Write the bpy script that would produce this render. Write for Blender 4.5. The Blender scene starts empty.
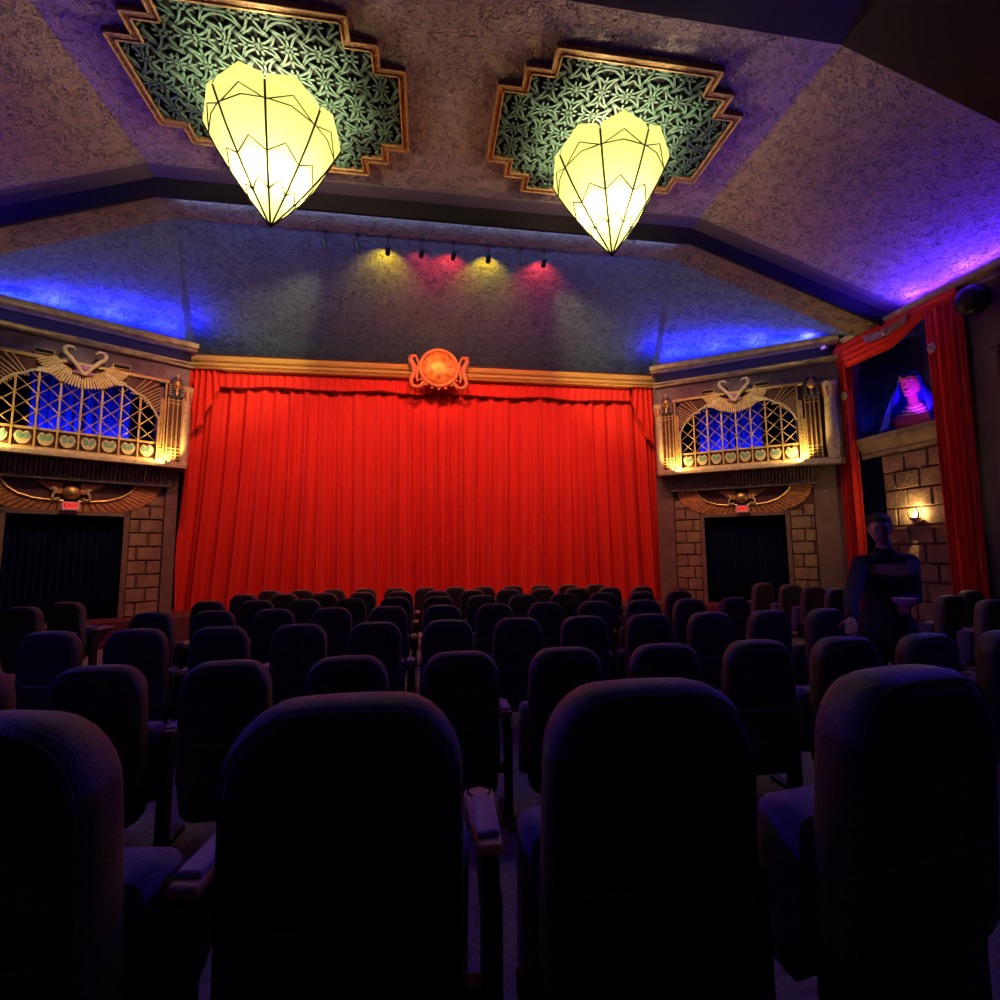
import bpy, bmesh, math, random
from math import sin, cos, pi, radians, sqrt, atan2, exp
from mathutils import Vector, Matrix, noise
random.seed(7)
sc = bpy.context.scene
COL = sc.collection

# ------------------------------------------------------------------ helpers
class MB:
    def __init__(s, T=None):
        s.v = []; s.f = []; s.T = T
    def add(s, vs, fs):
        n = len(s.v)
        for p in vs:
            s.v.append(tuple(s.T(*p)) if s.T else tuple(p))
        for f in fs: s.f.append([i + n for i in f])
    def box(s, x0, x1, y0, y1, z0, z1):
        s.add([(x0,y0,z0),(x1,y0,z0),(x1,y1,z0),(x0,y1,z0),(x0,y0,z1),(x1,y0,z1),(x1,y1,z1),(x0,y1,z1)],
              [(0,3,2,1),(4,5,6,7),(0,1,5,4),(1,2,6,5),(2,3,7,6),(3,0,4,7)])
    def prism(s, pts, off):
        """closed polygon (list of 3-D points) swept by a vector"""
        n = len(pts); ox, oy, oz = off
        s.add(list(pts) + [(a+ox, b+oy, c+oz) for a, b, c in pts],
              [list(range(n))[::-1], list(range(n, 2*n))] + [(i, (i+1) % n, n+(i+1) % n, n+i) for i in range(n)])
    def strip(s, A, B, off):
        """band between two polylines, swept by a vector: one box per step"""
        for i in range(len(A)-1):
            s.prism([A[i], A[i+1], B[i+1], B[i]], off)
    def tube(s, pts, r, seg=8, closed=False, flat=1.0):
        P = [Vector(p) for p in pts]; n = len(P)
        R = r if isinstance(r, (list, tuple)) else [r]*n
        vs = []; fs = []
        up = None
        for i in range(n):
            if closed: d = P[(i+1) % n] - P[i-1]
            else: d = P[min(i+1, n-1)] - P[max(i-1, 0)]
            if d.length < 1e-9: d = Vector((0,0,1))
            d.normalize()
            if up is None:
                up = Vector((0,0,1)) if abs(d.z) < .9 else Vector((0,1,0))
            a = d.cross(up)
            if a.length < 1e-6: a = d.orthogonal()
            a.normalize(); b = a.cross(d).normalized(); up = b
            for k in range(seg):
                t = 2*pi*k/seg
                q = P[i] + a*(R[i]*cos(t)) + b*(R[i]*flat*sin(t)); vs.append(tuple(q))
        m = n if closed else n-1
        for i in range(m):
            for k in range(seg):
                j = (i+1) % n
                fs.append((i*seg+k, i*seg+(k+1) % seg, j*seg+(k+1) % seg, j*seg+k))
        if not closed:
            fs.append(list(range(seg))[::-1]); fs.append([(n-1)*seg+k for k in range(seg)])
        s.add(vs, fs)
    def lathe(s, prof, c=(0,0,0), seg=16, sx=1, sy=1, rot=0):
        vs = []; fs = []; n = len(prof)
        for r, z in prof:
            for k in range(seg):
                t = 2*pi*k/seg + rot
                vs.append((c[0]+r*sx*cos(t), c[1]+r*sy*sin(t), c[2]+z))
        for i in range(n-1):
            for k in range(seg):
                fs.append((i*seg+k, i*seg+(k+1) % seg, (i+1)*seg+(k+1) % seg, (i+1)*seg+k))
        fs.append(list(range(seg))[::-1]); fs.append([(n-1)*seg+k for k in range(seg)])
        s.add(vs, fs)
    def ball(s, c, rx, ry=None, rz=None, seg=14, rings=9):
        ry = ry or rx; rz = rz or rx
        vs = [(c[0], c[1], c[2]-rz)]; fs = []
        for i in range(1, rings):
            a = -pi/2 + pi*i/rings
            for k in range(seg):
                t = 2*pi*k/seg
                vs.append((c[0]+rx*cos(a)*cos(t), c[1]+ry*cos(a)*sin(t), c[2]+rz*sin(a)))
        vs.append((c[0], c[1], c[2]+rz)); L = len(vs)-1
        for k in range(seg):
            fs.append((0, 1+(k+1) % seg, 1+k)); fs.append((L, L-seg+k, L-seg+(k+1) % seg))
        for i in range(rings-2):
            for k in range(seg):
                a = 1+i*seg
                fs.append((a+k, a+(k+1) % seg, a+seg+(k+1) % seg, a+seg+k))
        s.add(vs, fs)
    def grid(s, fn, nu, nv, thick=None):
        vs = [fn(i/nu, j/nv) for i in range(nu+1) for j in range(nv+1)]
        fs = [(i*(nv+1)+j, (i+1)*(nv+1)+j, (i+1)*(nv+1)+j+1, i*(nv+1)+j+1) for i in range(nu) for j in range(nv)]
        s.add(vs, fs)
    def capsule(s, a, b, ra, rb, seg=12):
        """tapered rod with round ends"""
        a = Vector(a); b = Vector(b); d = (b-a); L = d.length or 1e-6; d /= L
        pts = []; rad = []
        for k in range(4):
            t = pi/2*k/4; pts.append(a - d*ra*cos(t)); rad.append(max(ra*sin(t), 1e-4))
        pts.append(a); rad.append(ra); pts.append(b); rad.append(rb)
        for k in range(1, 5):
            t = pi/2*k/4; pts.append(b + d*rb*sin(t)); rad.append(max(rb*cos(t), 1e-4))
        s.tube(pts, rad, seg)
    def build(s, name, mat, parent=None, smooth=False, bevel=0, remesh=0, solid=0, subs=0):
        o0 = Vector((0,0,0)); q = parent
        while q is not None:
            o0 = o0 + q.location; q = q.parent
        me = bpy.data.meshes.new(name)
        me.from_pydata([tuple(Vector(v)-o0) for v in s.v], [], s.f); me.update()
        bm = bmesh.new(); bm.from_mesh(me)
        bmesh.ops.recalc_face_normals(bm, faces=bm.faces)
        bm.to_mesh(me); bm.free()
        if mat: me.materials.append(mat)
        o = bpy.data.objects.new(name, me); COL.objects.link(o); o.parent = parent
        if smooth or remesh:
            me.polygons.foreach_set('use_smooth', [True]*len(me.polygons))
            if not remesh:
                me.set_sharp_from_angle(angle=radians(40))
        if solid:
            m = o.modifiers.new('s', 'SOLIDIFY'); m.thickness = solid; m.offset = 0
        if bevel:
            m = o.modifiers.new('b', 'BEVEL'); m.width = bevel; m.segments = 3; m.limit_method = 'ANGLE'
        if subs:
            m = o.modifiers.new('u', 'SUBSURF'); m.levels = subs; m.render_levels = subs
        if remesh:
            m = o.modifiers.new('r', 'REMESH'); m.mode = 'VOXEL'; m.voxel_size = remesh; m.use_smooth_shade = True
            m = o.modifiers.new('c', 'SMOOTH'); m.iterations = 4; m.factor = .5
        return o

def tag(o, label=None, cat=None, group=None, kind=None):
    if label: o['label'] = label
    if cat: o['category'] = cat
    if group: o['group'] = group
    if kind: o['kind'] = kind
    return o
def struct(o): o['kind'] = 'structure'; return o
def thing(name, loc, label, cat, group=None):
    o = bpy.data.objects.new(name, None); COL.objects.link(o); o.location = loc
    o.empty_display_size = .1
    return tag(o, label, cat, group)

# ------------------------------------------------------------------ materials
def mat(name, col, rough=.7, metal=0, bump=0, bscale=20, var=0, vscale=5, spec=.3, sheen=0, emit=None, estr=0, dist=0, col2=None, detail=4, bdist=.01, stretch=None, coat=0):
    m = bpy.data.materials.new(name); m.use_nodes = True
    nt = m.node_tree; N = nt.nodes; Lk = nt.links; b = N['Principled BSDF']
    b.inputs['Base Color'].default_value = (*col, 1); b.inputs['Roughness'].default_value = rough
    b.inputs['Metallic'].default_value = metal; b.inputs['Specular IOR Level'].default_value = spec
    if coat: b.inputs['Coat Weight'].default_value = coat
    if sheen: b.inputs['Sheen Weight'].default_value = sheen
    if emit: b.inputs['Emission Color'].default_value = (*emit, 1); b.inputs['Emission Strength'].default_value = estr
    tc = N.new('ShaderNodeTexCoord'); src = tc.outputs['Object']
    if stretch:
        mp = N.new('ShaderNodeMapping'); mp.inputs['Scale'].default_value = stretch
        Lk.new(src, mp.inputs['Vector']); src = mp.outputs['Vector']
    if var or col2:
        n = N.new('ShaderNodeTexNoise'); n.inputs['Scale'].default_value = vscale; n.inputs['Detail'].default_value = detail
        Lk.new(src, n.inputs['Vector'])
        r = N.new('ShaderNodeValToRGB'); Lk.new(n.outputs['Fac'], r.inputs['Fac'])
        c2 = col2 or tuple(c*(1-var) for c in col)
        r.color_ramp.elements[0].position = .35; r.color_ramp.elements[0].color = (*c2, 1)
        r.color_ramp.elements[1].position = .65; r.color_ramp.elements[1].color = (*col, 1)
        Lk.new(r.outputs['Color'], b.inputs['Base Color'])
    if bump:
        n = N.new('ShaderNodeTexNoise'); n.inputs['Scale'].default_value = bscale; n.inputs['Detail'].default_value = 3
        n.inputs['Distortion'].default_value = dist
        Lk.new(src, n.inputs['Vector'])
        bp = N.new('ShaderNodeBump'); bp.inputs['Strength'].default_value = bump; bp.inputs['Distance'].default_value = bdist
        Lk.new(n.outputs['Fac'], bp.inputs['Height']); Lk.new(bp.outputs['Normal'], b.inputs['Normal'])
    return m

def stucco(name, col, dark, scale=7, strength=.9):
    """trowelled plaster: worm-like ridges with groove shade put into the colour"""
    m = bpy.data.materials.new(name); m.use_nodes = True
    nt = m.node_tree; N = nt.nodes; Lk = nt.links; b = N['Principled BSDF']
    b.inputs['Roughness'].default_value = .85; b.inputs['Specular IOR Level'].default_value = .2
    tc = N.new('ShaderNodeTexCoord')
    n = N.new('ShaderNodeTexNoise'); n.inputs['Scale'].default_value = scale; n.inputs['Detail'].default_value = 2.5
    n.inputs['Distortion'].default_value = 1.6; Lk.new(tc.outputs['Object'], n.inputs['Vector'])
    a = N.new('ShaderNodeMath'); a.operation = 'SUBTRACT'; a.inputs[1].default_value = .5; Lk.new(n.outputs['Fac'], a.inputs[0])
    ab = N.new('ShaderNodeMath'); ab.operation = 'ABSOLUTE'; Lk.new(a.outputs[0], ab.inputs[0])
    mr = N.new('ShaderNodeMapRange'); mr.inputs['From Min'].default_value = 0; mr.inputs['From Max'].default_value = .045
    Lk.new(ab.outputs[0], mr.inputs['Value'])
    # grooves fade in and out over the surface
    g = N.new('ShaderNodeTexNoise'); g.inputs['Scale'].default_value = scale*.8; Lk.new(tc.outputs['Object'], g.inputs['Vector'])
    gr = N.new('ShaderNodeMapRange'); gr.inputs['From Min'].default_value = .42; gr.inputs['From Max'].default_value = .6
    Lk.new(g.outputs['Fac'], gr.inputs['Value'])
    mx = N.new('ShaderNodeMath'); mx.operation = 'MAXIMUM'; Lk.new(mr.outputs[0], mx.inputs[0]); Lk.new(gr.outputs[0], mx.inputs[1])
    r = N.new('ShaderNodeMix'); r.data_type = 'RGBA'; r.inputs[6].default_value = (*dark, 1); r.inputs[7].default_value = (*col, 1)
    Lk.new(mx.outputs[0], r.inputs[0]); Lk.new(r.outputs[2], b.inputs['Base Color'])
    n2 = N.new('ShaderNodeTexNoise'); n2.inputs['Scale'].default_value = scale*3; n2.inputs['Detail'].default_value = 3
    Lk.new(tc.outputs['Object'], n2.inputs['Vector'])
    ad = N.new('ShaderNodeMath'); ad.operation = 'MULTIPLY_ADD'; ad.inputs[1].default_value = .6
    Lk.new(n2.outputs['Fac'], ad.inputs[0]); Lk.new(mx.outputs[0], ad.inputs[2])
    bp = N.new('ShaderNodeBump'); bp.inputs['Strength'].default_value = strength; bp.inputs['Distance'].default_value = .045
    Lk.new(ad.outputs[0], bp.inputs['Height']); Lk.new(bp.outputs['Normal'], b.inputs['Normal'])
    return m

def glass_shade(name):
    m = bpy.data.materials.new(name); m.use_nodes = True
    nt = m.node_tree; N = nt.nodes; Lk = nt.links
    for n in list(N):
        if n.type == 'BSDF_PRINCIPLED': N.remove(n)
    out = [n for n in N if n.type == 'OUTPUT_MATERIAL'][0]
    tr = N.new('ShaderNodeBsdfTranslucent'); tr.inputs['Color'].default_value = (.235, .245, .09, 1)
    df = N.new('ShaderNodeBsdfDiffuse'); df.inputs['Color'].default_value = (.30, .28, .16, 1)
    gl = N.new('ShaderNodeBsdfGlossy'); gl.inputs['Roughness'].default_value = .25
    em = N.new('ShaderNodeEmission'); em.inputs['Color'].default_value = (.85, .88, .22, 1); em.inputs['Strength'].default_value = .13
    m1 = N.new('ShaderNodeMixShader'); m1.inputs[0].default_value = .3
    m2 = N.new('ShaderNodeMixShader'); m2.inputs[0].default_value = .04
    ad = N.new('ShaderNodeAddShader')
    Lk.new(tr.outputs[0], m1.inputs[1]); Lk.new(df.outputs[0], m1.inputs[2])
    Lk.new(m1.outputs[0], m2.inputs[1]); Lk.new(gl.outputs[0], m2.inputs[2])
    Lk.new(m2.outputs[0], ad.inputs[0]); Lk.new(em.outputs[0], ad.inputs[1]); Lk.new(ad.outputs[0], out.inputs[0])
    return m

M = dict(
    ceil=stucco('ceiling_plaster', (.42, .32, .28), (.24, .17, .155), 9.0),
    cove=stucco('cove_plaster', (.13, .20, .31), (.085, .135, .215), 9),
    taupe=stucco('beam_plaster', (.20, .15, .12), (.12, .09, .075), 6),
    flute=mat('fluted_band', (.20, .14, .11), .8, var=.5, vscale=9),
    black=mat('flat_black', (.008, .006, .007), .9),
    fasc=mat('fascia_paint', (.15, .10, .13), .8, bump=.3, bscale=8),
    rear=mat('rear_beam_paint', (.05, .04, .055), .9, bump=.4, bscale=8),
    wall=mat('wall_plaster', (.16, .105, .10), .85, bump=.5, bscale=9, var=.25, vscale=3),
    wallup=mat('purple_plaster', (.22, .16, .18), .85, bump=.7, bscale=10, var=.35, vscale=6),
    corn=mat('cornice_stone', (.50, .42, .29), .7, bump=.5, bscale=12, var=.35, vscale=8),
    floor=mat('carpet', (.19, .13, .16), .95, bump=.5, bscale=120, var=.4, vscale=40),
    stage=mat('stage_carpet', (.13, .035, .04), .9, bump=.4, bscale=60, var=.3, vscale=5),
    gold=mat('aged_gold', (.62, .40, .13), .42, metal=.75, bump=.3, bscale=25, var=.35, vscale=9),
    goldp=mat('gold_paint', (.55, .38, .15), .55, metal=.25, bump=.3, bscale=25, var=.3, vscale=12),
    frame=mat('cornice_gilt', (.85, .60, .20), .36, metal=.3, bump=.1, bscale=30),
    terr=mat('terracotta_gilt', (.78, .34, .12), .5, metal=.2, bump=.7, bscale=30, var=.4, vscale=14),
    cream=mat('cream_plaster', (.62, .50, .30), .65, bump=.5, bscale=18, var=.3, vscale=12),
    maroon=mat('maroon_panel', (.12, .045, .04), .7, bump=.3, bscale=15, var=.4, vscale=8),
    green=mat('leaf_green', (.16, .38, .26), .6, var=.3, vscale=30),
    teal=mat('verdigris', (.095, .175, .118), .65, bump=.6, bscale=40, var=.35, vscale=14),
    stone=mat('sandstone_block', (.34, .22, .12), .85, bump=.8, bscale=14, var=.35, vscale=5, bdist=.02),
    mortar=mat('mortar', (.10, .055, .035), .9),
    pil=mat('pilaster_plaster', (.22, .14, .10), .8, bump=.4, bscale=10, var=.25, vscale=4),
    red=mat('red_velvet', (.74, .040, .026), .85, spec=.1, bump=.15, bscale=60),
    redd=mat('red_braid', (.20, .008, .006), .8),
    navy=mat('navy_drape', (.003, .005, .032), .95, spec=.05),
    blue=mat('blue_drape', (.03, .06, .55), .8),
    seat=mat('seat_fabric', (.085, .060, .064), .58, sheen=.15, bump=.35, bscale=160, spec=.55, var=.25, vscale=30),
    shell=mat('seat_shell', (.040, .024, .030), .8, spec=.25, bump=.2, bscale=90),
    cush=mat('seat_cushion_fabric', (.12, .09, .22), .85, sheen=.2, bump=.4, bscale=160, spec=.2),
    metal=mat('seat_iron', (.012, .01, .012), .55, spec=.3),
    pad=mat('arm_pad', (.30, .22, .36), .7, bump=.3, bscale=100),
    ring=mat('arm_plastic', (.48, .26, .20), .5),
    piping=mat('seat_piping', (.04, .028, .032), .8),
    seam=mat('seat_trim', (.09, .07, .07), .4),
    lead=mat('lead_came', (.03, .022, .012), .5, metal=.4),
    glass=glass_shade('lantern_glass'),
    spot=mat('spot_housing', (.02, .02, .022), .4, metal=.5),
    skin=mat('skin', (.48, .28, .19), .6), hair=mat('hair', (.02, .013, .01), .7),
    jacket=mat('jacket', (.018, .018, .03), .85, bump=.3, bscale=40), trous=mat('trousers', (.012, .012, .018), .9),
    grey=mat('grey_patch', (.22, .22, .24), .8), white=mat('white_plastic', (.75, .72, .65), .5),
    veil=mat('blue_veil', (.03, .05, .85), .55, bump=.6, bscale=14), face=mat('painted_face', (.95, .16, .42), .6, bump=.25, bscale=30),
    niche=mat('niche_paint', (.05, .06, .09), .85, var=.5, vscale=3),
    disc=mat('marbled_disc', (.85, .42, .10), .4, metal=.35, bump=.5, bscale=12, col2=(.45, .10, .03), vscale=7),
    orn=mat('ornament_coral', (.75, .28, .12), .45, metal=.3, bump=.3, bscale=20),
)
def emis(name, col, s):
    return mat(name, (0.02, 0.02, 0.02), .5, emit=col, estr=s)

def spot_light(name, loc, target, power, col, angle=60, blend=.6, size=.05):
    l = bpy.data.lights.new(name, 'SPOT'); l.energy = power; l.color = col; l.spot_size = radians(angle); l.spot_blend = blend; l.shadow_soft_size = size
    o = bpy.data.objects.new(name, l); COL.objects.link(o); o.location = loc
    o.rotation_euler = (Vector(target)-Vector(loc)).to_track_quat('-Z', 'Y').to_euler(); return o
def strip_light(name, loc, target, along, width, power, col):
    l = bpy.data.lights.new(name, 'AREA'); l.shape = 'RECTANGLE'; l.size = along.length; l.size_y = width; l.energy = power; l.color = col
    o = bpy.data.objects.new(name, l); COL.objects.link(o)
    z = (Vector(loc)-Vector(target)).normalized(); x = along.normalized(); x = (x - z*x.dot(z)).normalized(); y = z.cross(x)
    o.matrix_world = Matrix(((x.x, y.x, z.x, loc[0]), (x.y, y.y, z.y, loc[1]), (x.z, y.z, z.z, loc[2]), (0, 0, 0, 1)))
    return o
def point_light(name, loc, power, col, size=.04):
    l = bpy.data.lights.new(name, 'POINT'); l.energy = power; l.color = col; l.shadow_soft_size = size
    o = bpy.data.objects.new(name, l); COL.objects.link(o); o.location = loc; return o

# ------------------------------------------------------------------ camera
cam = bpy.data.cameras.new('camera'); co = bpy.data.objects.new('camera', cam); COL.objects.link(co)
cam.sensor_width = 36; cam.sensor_fit = 'HORIZONTAL'; cam.lens = 36*493.8/1000; cam.clip_start = .02; cam.clip_end = 100
yaw, pit, rol = radians(8.622), radians(5.95), radians(-.521)
CZ = 1.22
fw = Vector((sin(yaw)*cos(pit), cos(yaw)*cos(pit), sin(pit))); rt = Vector((cos(yaw), -sin(yaw), 0)); up = rt.cross(fw)
r2 = rt*cos(rol) + up*sin(rol); u2 = -rt*sin(rol) + up*cos(rol)
co.matrix_world = Matrix(((r2.x, u2.x, -fw.x, -.294), (r2.y, u2.y, -fw.y, 0), (r2.z, u2.z, -fw.z, CZ), (0, 0, 0, 1)))
sc.camera = co

# ------------------------------------------------------------------ bay frame
BX, BY = .8086, -.5884; NX, NY = .5884, .8086
def bayT(sg):
    return lambda s, d, z: (sg*(5.255 + BX*s + NX*d), 11.034 + BY*s + NY*d, z)
def BP(sg, s, d, z): return Vector(bayT(sg)(s, d, z))

# ------------------------------------------------------------------ room shell
def zfl(y): return -.30 - .015*y
XW = 8.5; ZC = 7.05; XK = 4.45; ZS = ZC - .343*(XW-XK)
m = MB()
m.prism([(-XW-.2, 2.15, zfl(2.15)), (XW+.2, 2.15, zfl(2.15)), (XW+.2, 12.3, zfl(12.3)), (-XW-.2, 12.3, zfl(12.3))], (0, 0, -.15))
m.box(-XW-.2, XW+.2, -3.2, 2.15, -.5, -.05)
struct(m.build('floor', M['floor']))
m = MB()
m.prism([(-XW, 8.25, 0), (-4.9, 10.75, 0), (4.9, 10.75, 0), (XW, 8.25, 0), (XW, 12.3, 0), (-XW, 12.3, 0)], (0, 0, -.45))
struct(m.build('trim_1', M['stage']))
# ceiling: flat middle, sloping sides
def slab(y0, y1, zc, mat_, nm, xk0=XK, thick=.08, xw=XW+.1, z2=None, xk1=None):
    m = MB(); z2 = zc if z2 is None else z2; xk1 = xk1 or xk0
    def row(y, z, xk): return [(-xw, y, z-.343*(xw-xk)), (-xk, y, z), (xk, y, z), (xw, y, z-.343*(xw-xk))]
    a = row(y0, zc, xk0); b = row(y1, z2, xk1)
    m.strip(a, b, (0, 0, thick)); return m.build(nm, mat_)
struct(slab(4.28, 7.8, ZC, M['ceil'], 'ceiling'))
# darker rear beam nearer the camera and rear ceiling
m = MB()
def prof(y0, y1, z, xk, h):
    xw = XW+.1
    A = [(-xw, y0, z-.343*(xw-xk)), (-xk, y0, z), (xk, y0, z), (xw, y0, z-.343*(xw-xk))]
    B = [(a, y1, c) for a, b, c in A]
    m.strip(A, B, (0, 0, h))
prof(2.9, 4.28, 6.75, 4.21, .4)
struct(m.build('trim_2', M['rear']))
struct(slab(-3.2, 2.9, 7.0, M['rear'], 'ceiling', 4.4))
# stage-side beam: purple soffit lip, black drop, plaster soffit, cove
m = MB()
lip = lambda y, z, xk: [(-XW-.1, y, z-.343*(XW+.1-xk)), (-xk, y, z), (xk, y, z), (XW+.1, y, z-.343*(XW+.1-xk))]
m.strip(lip(7.53, ZC-.012, XK), lip(7.80, ZC-.03, XK), (0, 0, .01)); struct(m.build('trim_3', M['fasc']))
m = MB(); m.strip(lip(7.775, ZC-.02, XK), lip(7.775, 6.795, XK), (0, .03, 0)); struct(m.build('trim_4', M['black']))
m = MB(); m.strip(lip(7.80, 6.80, XK), lip(8.42, 6.80, XK), (0, 0, .06)); struct(m.build('trim_5', M['taupe']))
# cove panels (gently hollow), centre and two sides
def covept(a, b, c, d, u, v, sag):
    p = (Vector(a)*(1-u)+Vector(b)*u)*(1-v) + (Vector(d)*(1-u)+Vector(c)*u)*v
    p.z += sag*sin(pi*v); return tuple(p)
C0 = (XK, 8.40, 6.82); C1 = (5.60, 11.97, 5.86); C3 = (XW+.1, 8.40, 6.82-.343*(XW+.1-XK))
S1 = (5.60, 11.50, 5.80); S2 = (8.60, 9.06, 5.66)
m = MB()
mir = lambda p: (-p[0], p[1], p[2])
m.grid(lambda u, v: covept(mir(C0), C0, C1, mir(C1), u, v, .16), 24, 12)
for sg in (1, -1):
    f = (lambda p: p) if sg > 0 else mir
    m.grid(lambda u, v: covept(f(C0), f(C3), f(S2), f(S1), u, v, .16*(1-.6*u)), 12, 12)
    m.grid(lambda u, v: tuple(Vector(covept(f(C0), f(C0), f(C1), f(C1), 0, v, .16))*(1-u) + Vector(covept(f(C0), f(C0), f(S1), f(S1), 0, v, .16))*u), 3, 12)
struct(m.build('ceiling', M['cove'], smooth=True))
# end wall behind the stage, above the curtain
m = MB(); m.box(-8.9, 8.9, 12.3, 12.45, -.6, 6.4); m.box(-5.8, 5.8, 11.97, 12.3, 5.36, 6.15)
struct(m.build('wall_stage', M['maroon']))
m = MB(); m.box(-XW-.2, XW+.2, -3.3, -3.2, -.5, 7.2); struct(m.build('wall_rear', M['rear']))
m = MB(); m.box(-XW-.2, -XW, -3.3, 9.4, -.6, 5.8); struct(m.build('wall_left', M['wall']))
# right wall with the statue niche
m = MB()
NY0, NY1, NZ0, NZ1 = 7.06, 8.78, 3.40, 5.35
m.box(XW, XW+.2, -3.3, NY0, -.6, 5.8); m.box(XW, XW+.2, NY1, 9.5, -.6, 5.8)
m.box(XW, XW+.2, NY0, NY1, NZ1, 5.8)
struct(m.build('wall_right', M['wall']))
m = MB()
m.box(9.35, 9.4, 6.9, 9.0, -.6, 5.8); m.box(XW+.2, 9.35, 6.9, 6.98, -.6, 5.8); m.box(XW+.2, 9.35, 8.92, 9.0, -.6, 5.8)
m.box(XW, 9.4, 6.9, 9.0, 5.40, 5.45)
struct(m.build('wall_niche', M['niche']))
# cornice along the right and left walls
for i, sg in enumerate((1, -1)):
    m = MB()
    pr_ = [(sg*XW, 5.42), (sg*(XW-.10), 5.44), (sg*(XW-.21), 5.48), (sg*(XW-.25), 5.53), (sg*(XW-.25), 5.575), (sg*(XW-.22), 5.575), (sg*(XW-.20), 5.51), (sg*XW, 5.50)]
    y1 = 8.75 if sg > 0 else 9.2
    m.prism([(a, -3.2, b) for a, b in pr_], (0, y1+3.2, 0)); struct(m.build('trim_%d' % (6+i), M['corn']))

# ------------------------------------------------------------------ splayed bays
def stonewall(mb, s0, s1, z0, z1, d, T, seed, bh=.275, bw=.42, gap=.012, th=.03):
    rnd = random.Random(seed); z = z0; row = 0
    while z < z1-.02:
        zt = min(z+bh, z1); x = s0 - (bw*.45 if row % 2 else 0)
        while x < s1-.01:
            w = bw*rnd.uniform(.92, 1.1); a = max(x, s0); b = min(x+w, s1)
            if b-a > .03:
                t = th*rnd.uniform(.7, 1.2); g = gap; c = .014
                P = [(a+g, d, z+g), (b-g, d, z+g), (b-g, d, zt-g), (a+g, d, zt-g)]
                Q = [(a+g+c, d-t, z+g+c), (b-g-c, d-t, z+g+c), (b-g-c, d-t, zt-g-c), (a+g+c, d-t, zt-g-c)]
                mb.add(P+Q, [(4, 5, 6, 7), (0, 1, 5, 4), (1, 2, 6, 5), (2, 3, 7, 6), (3, 0, 4, 7), (3, 2, 1, 0)])
            x += w
        z = zt; row += 1

def wing_pts(side, t):
    """lower sweep of the winged disc: t 0 at the body, 1 at the tip (s offset, z low, z high)"""
    s = .02 + 1.36*t
    lo = 2.03 + .42*t**2.6 + .02*t
    hi = 2.235 + .36*max(0, (t-.18)/.82)**2.2
    return side*s, lo, hi

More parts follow.
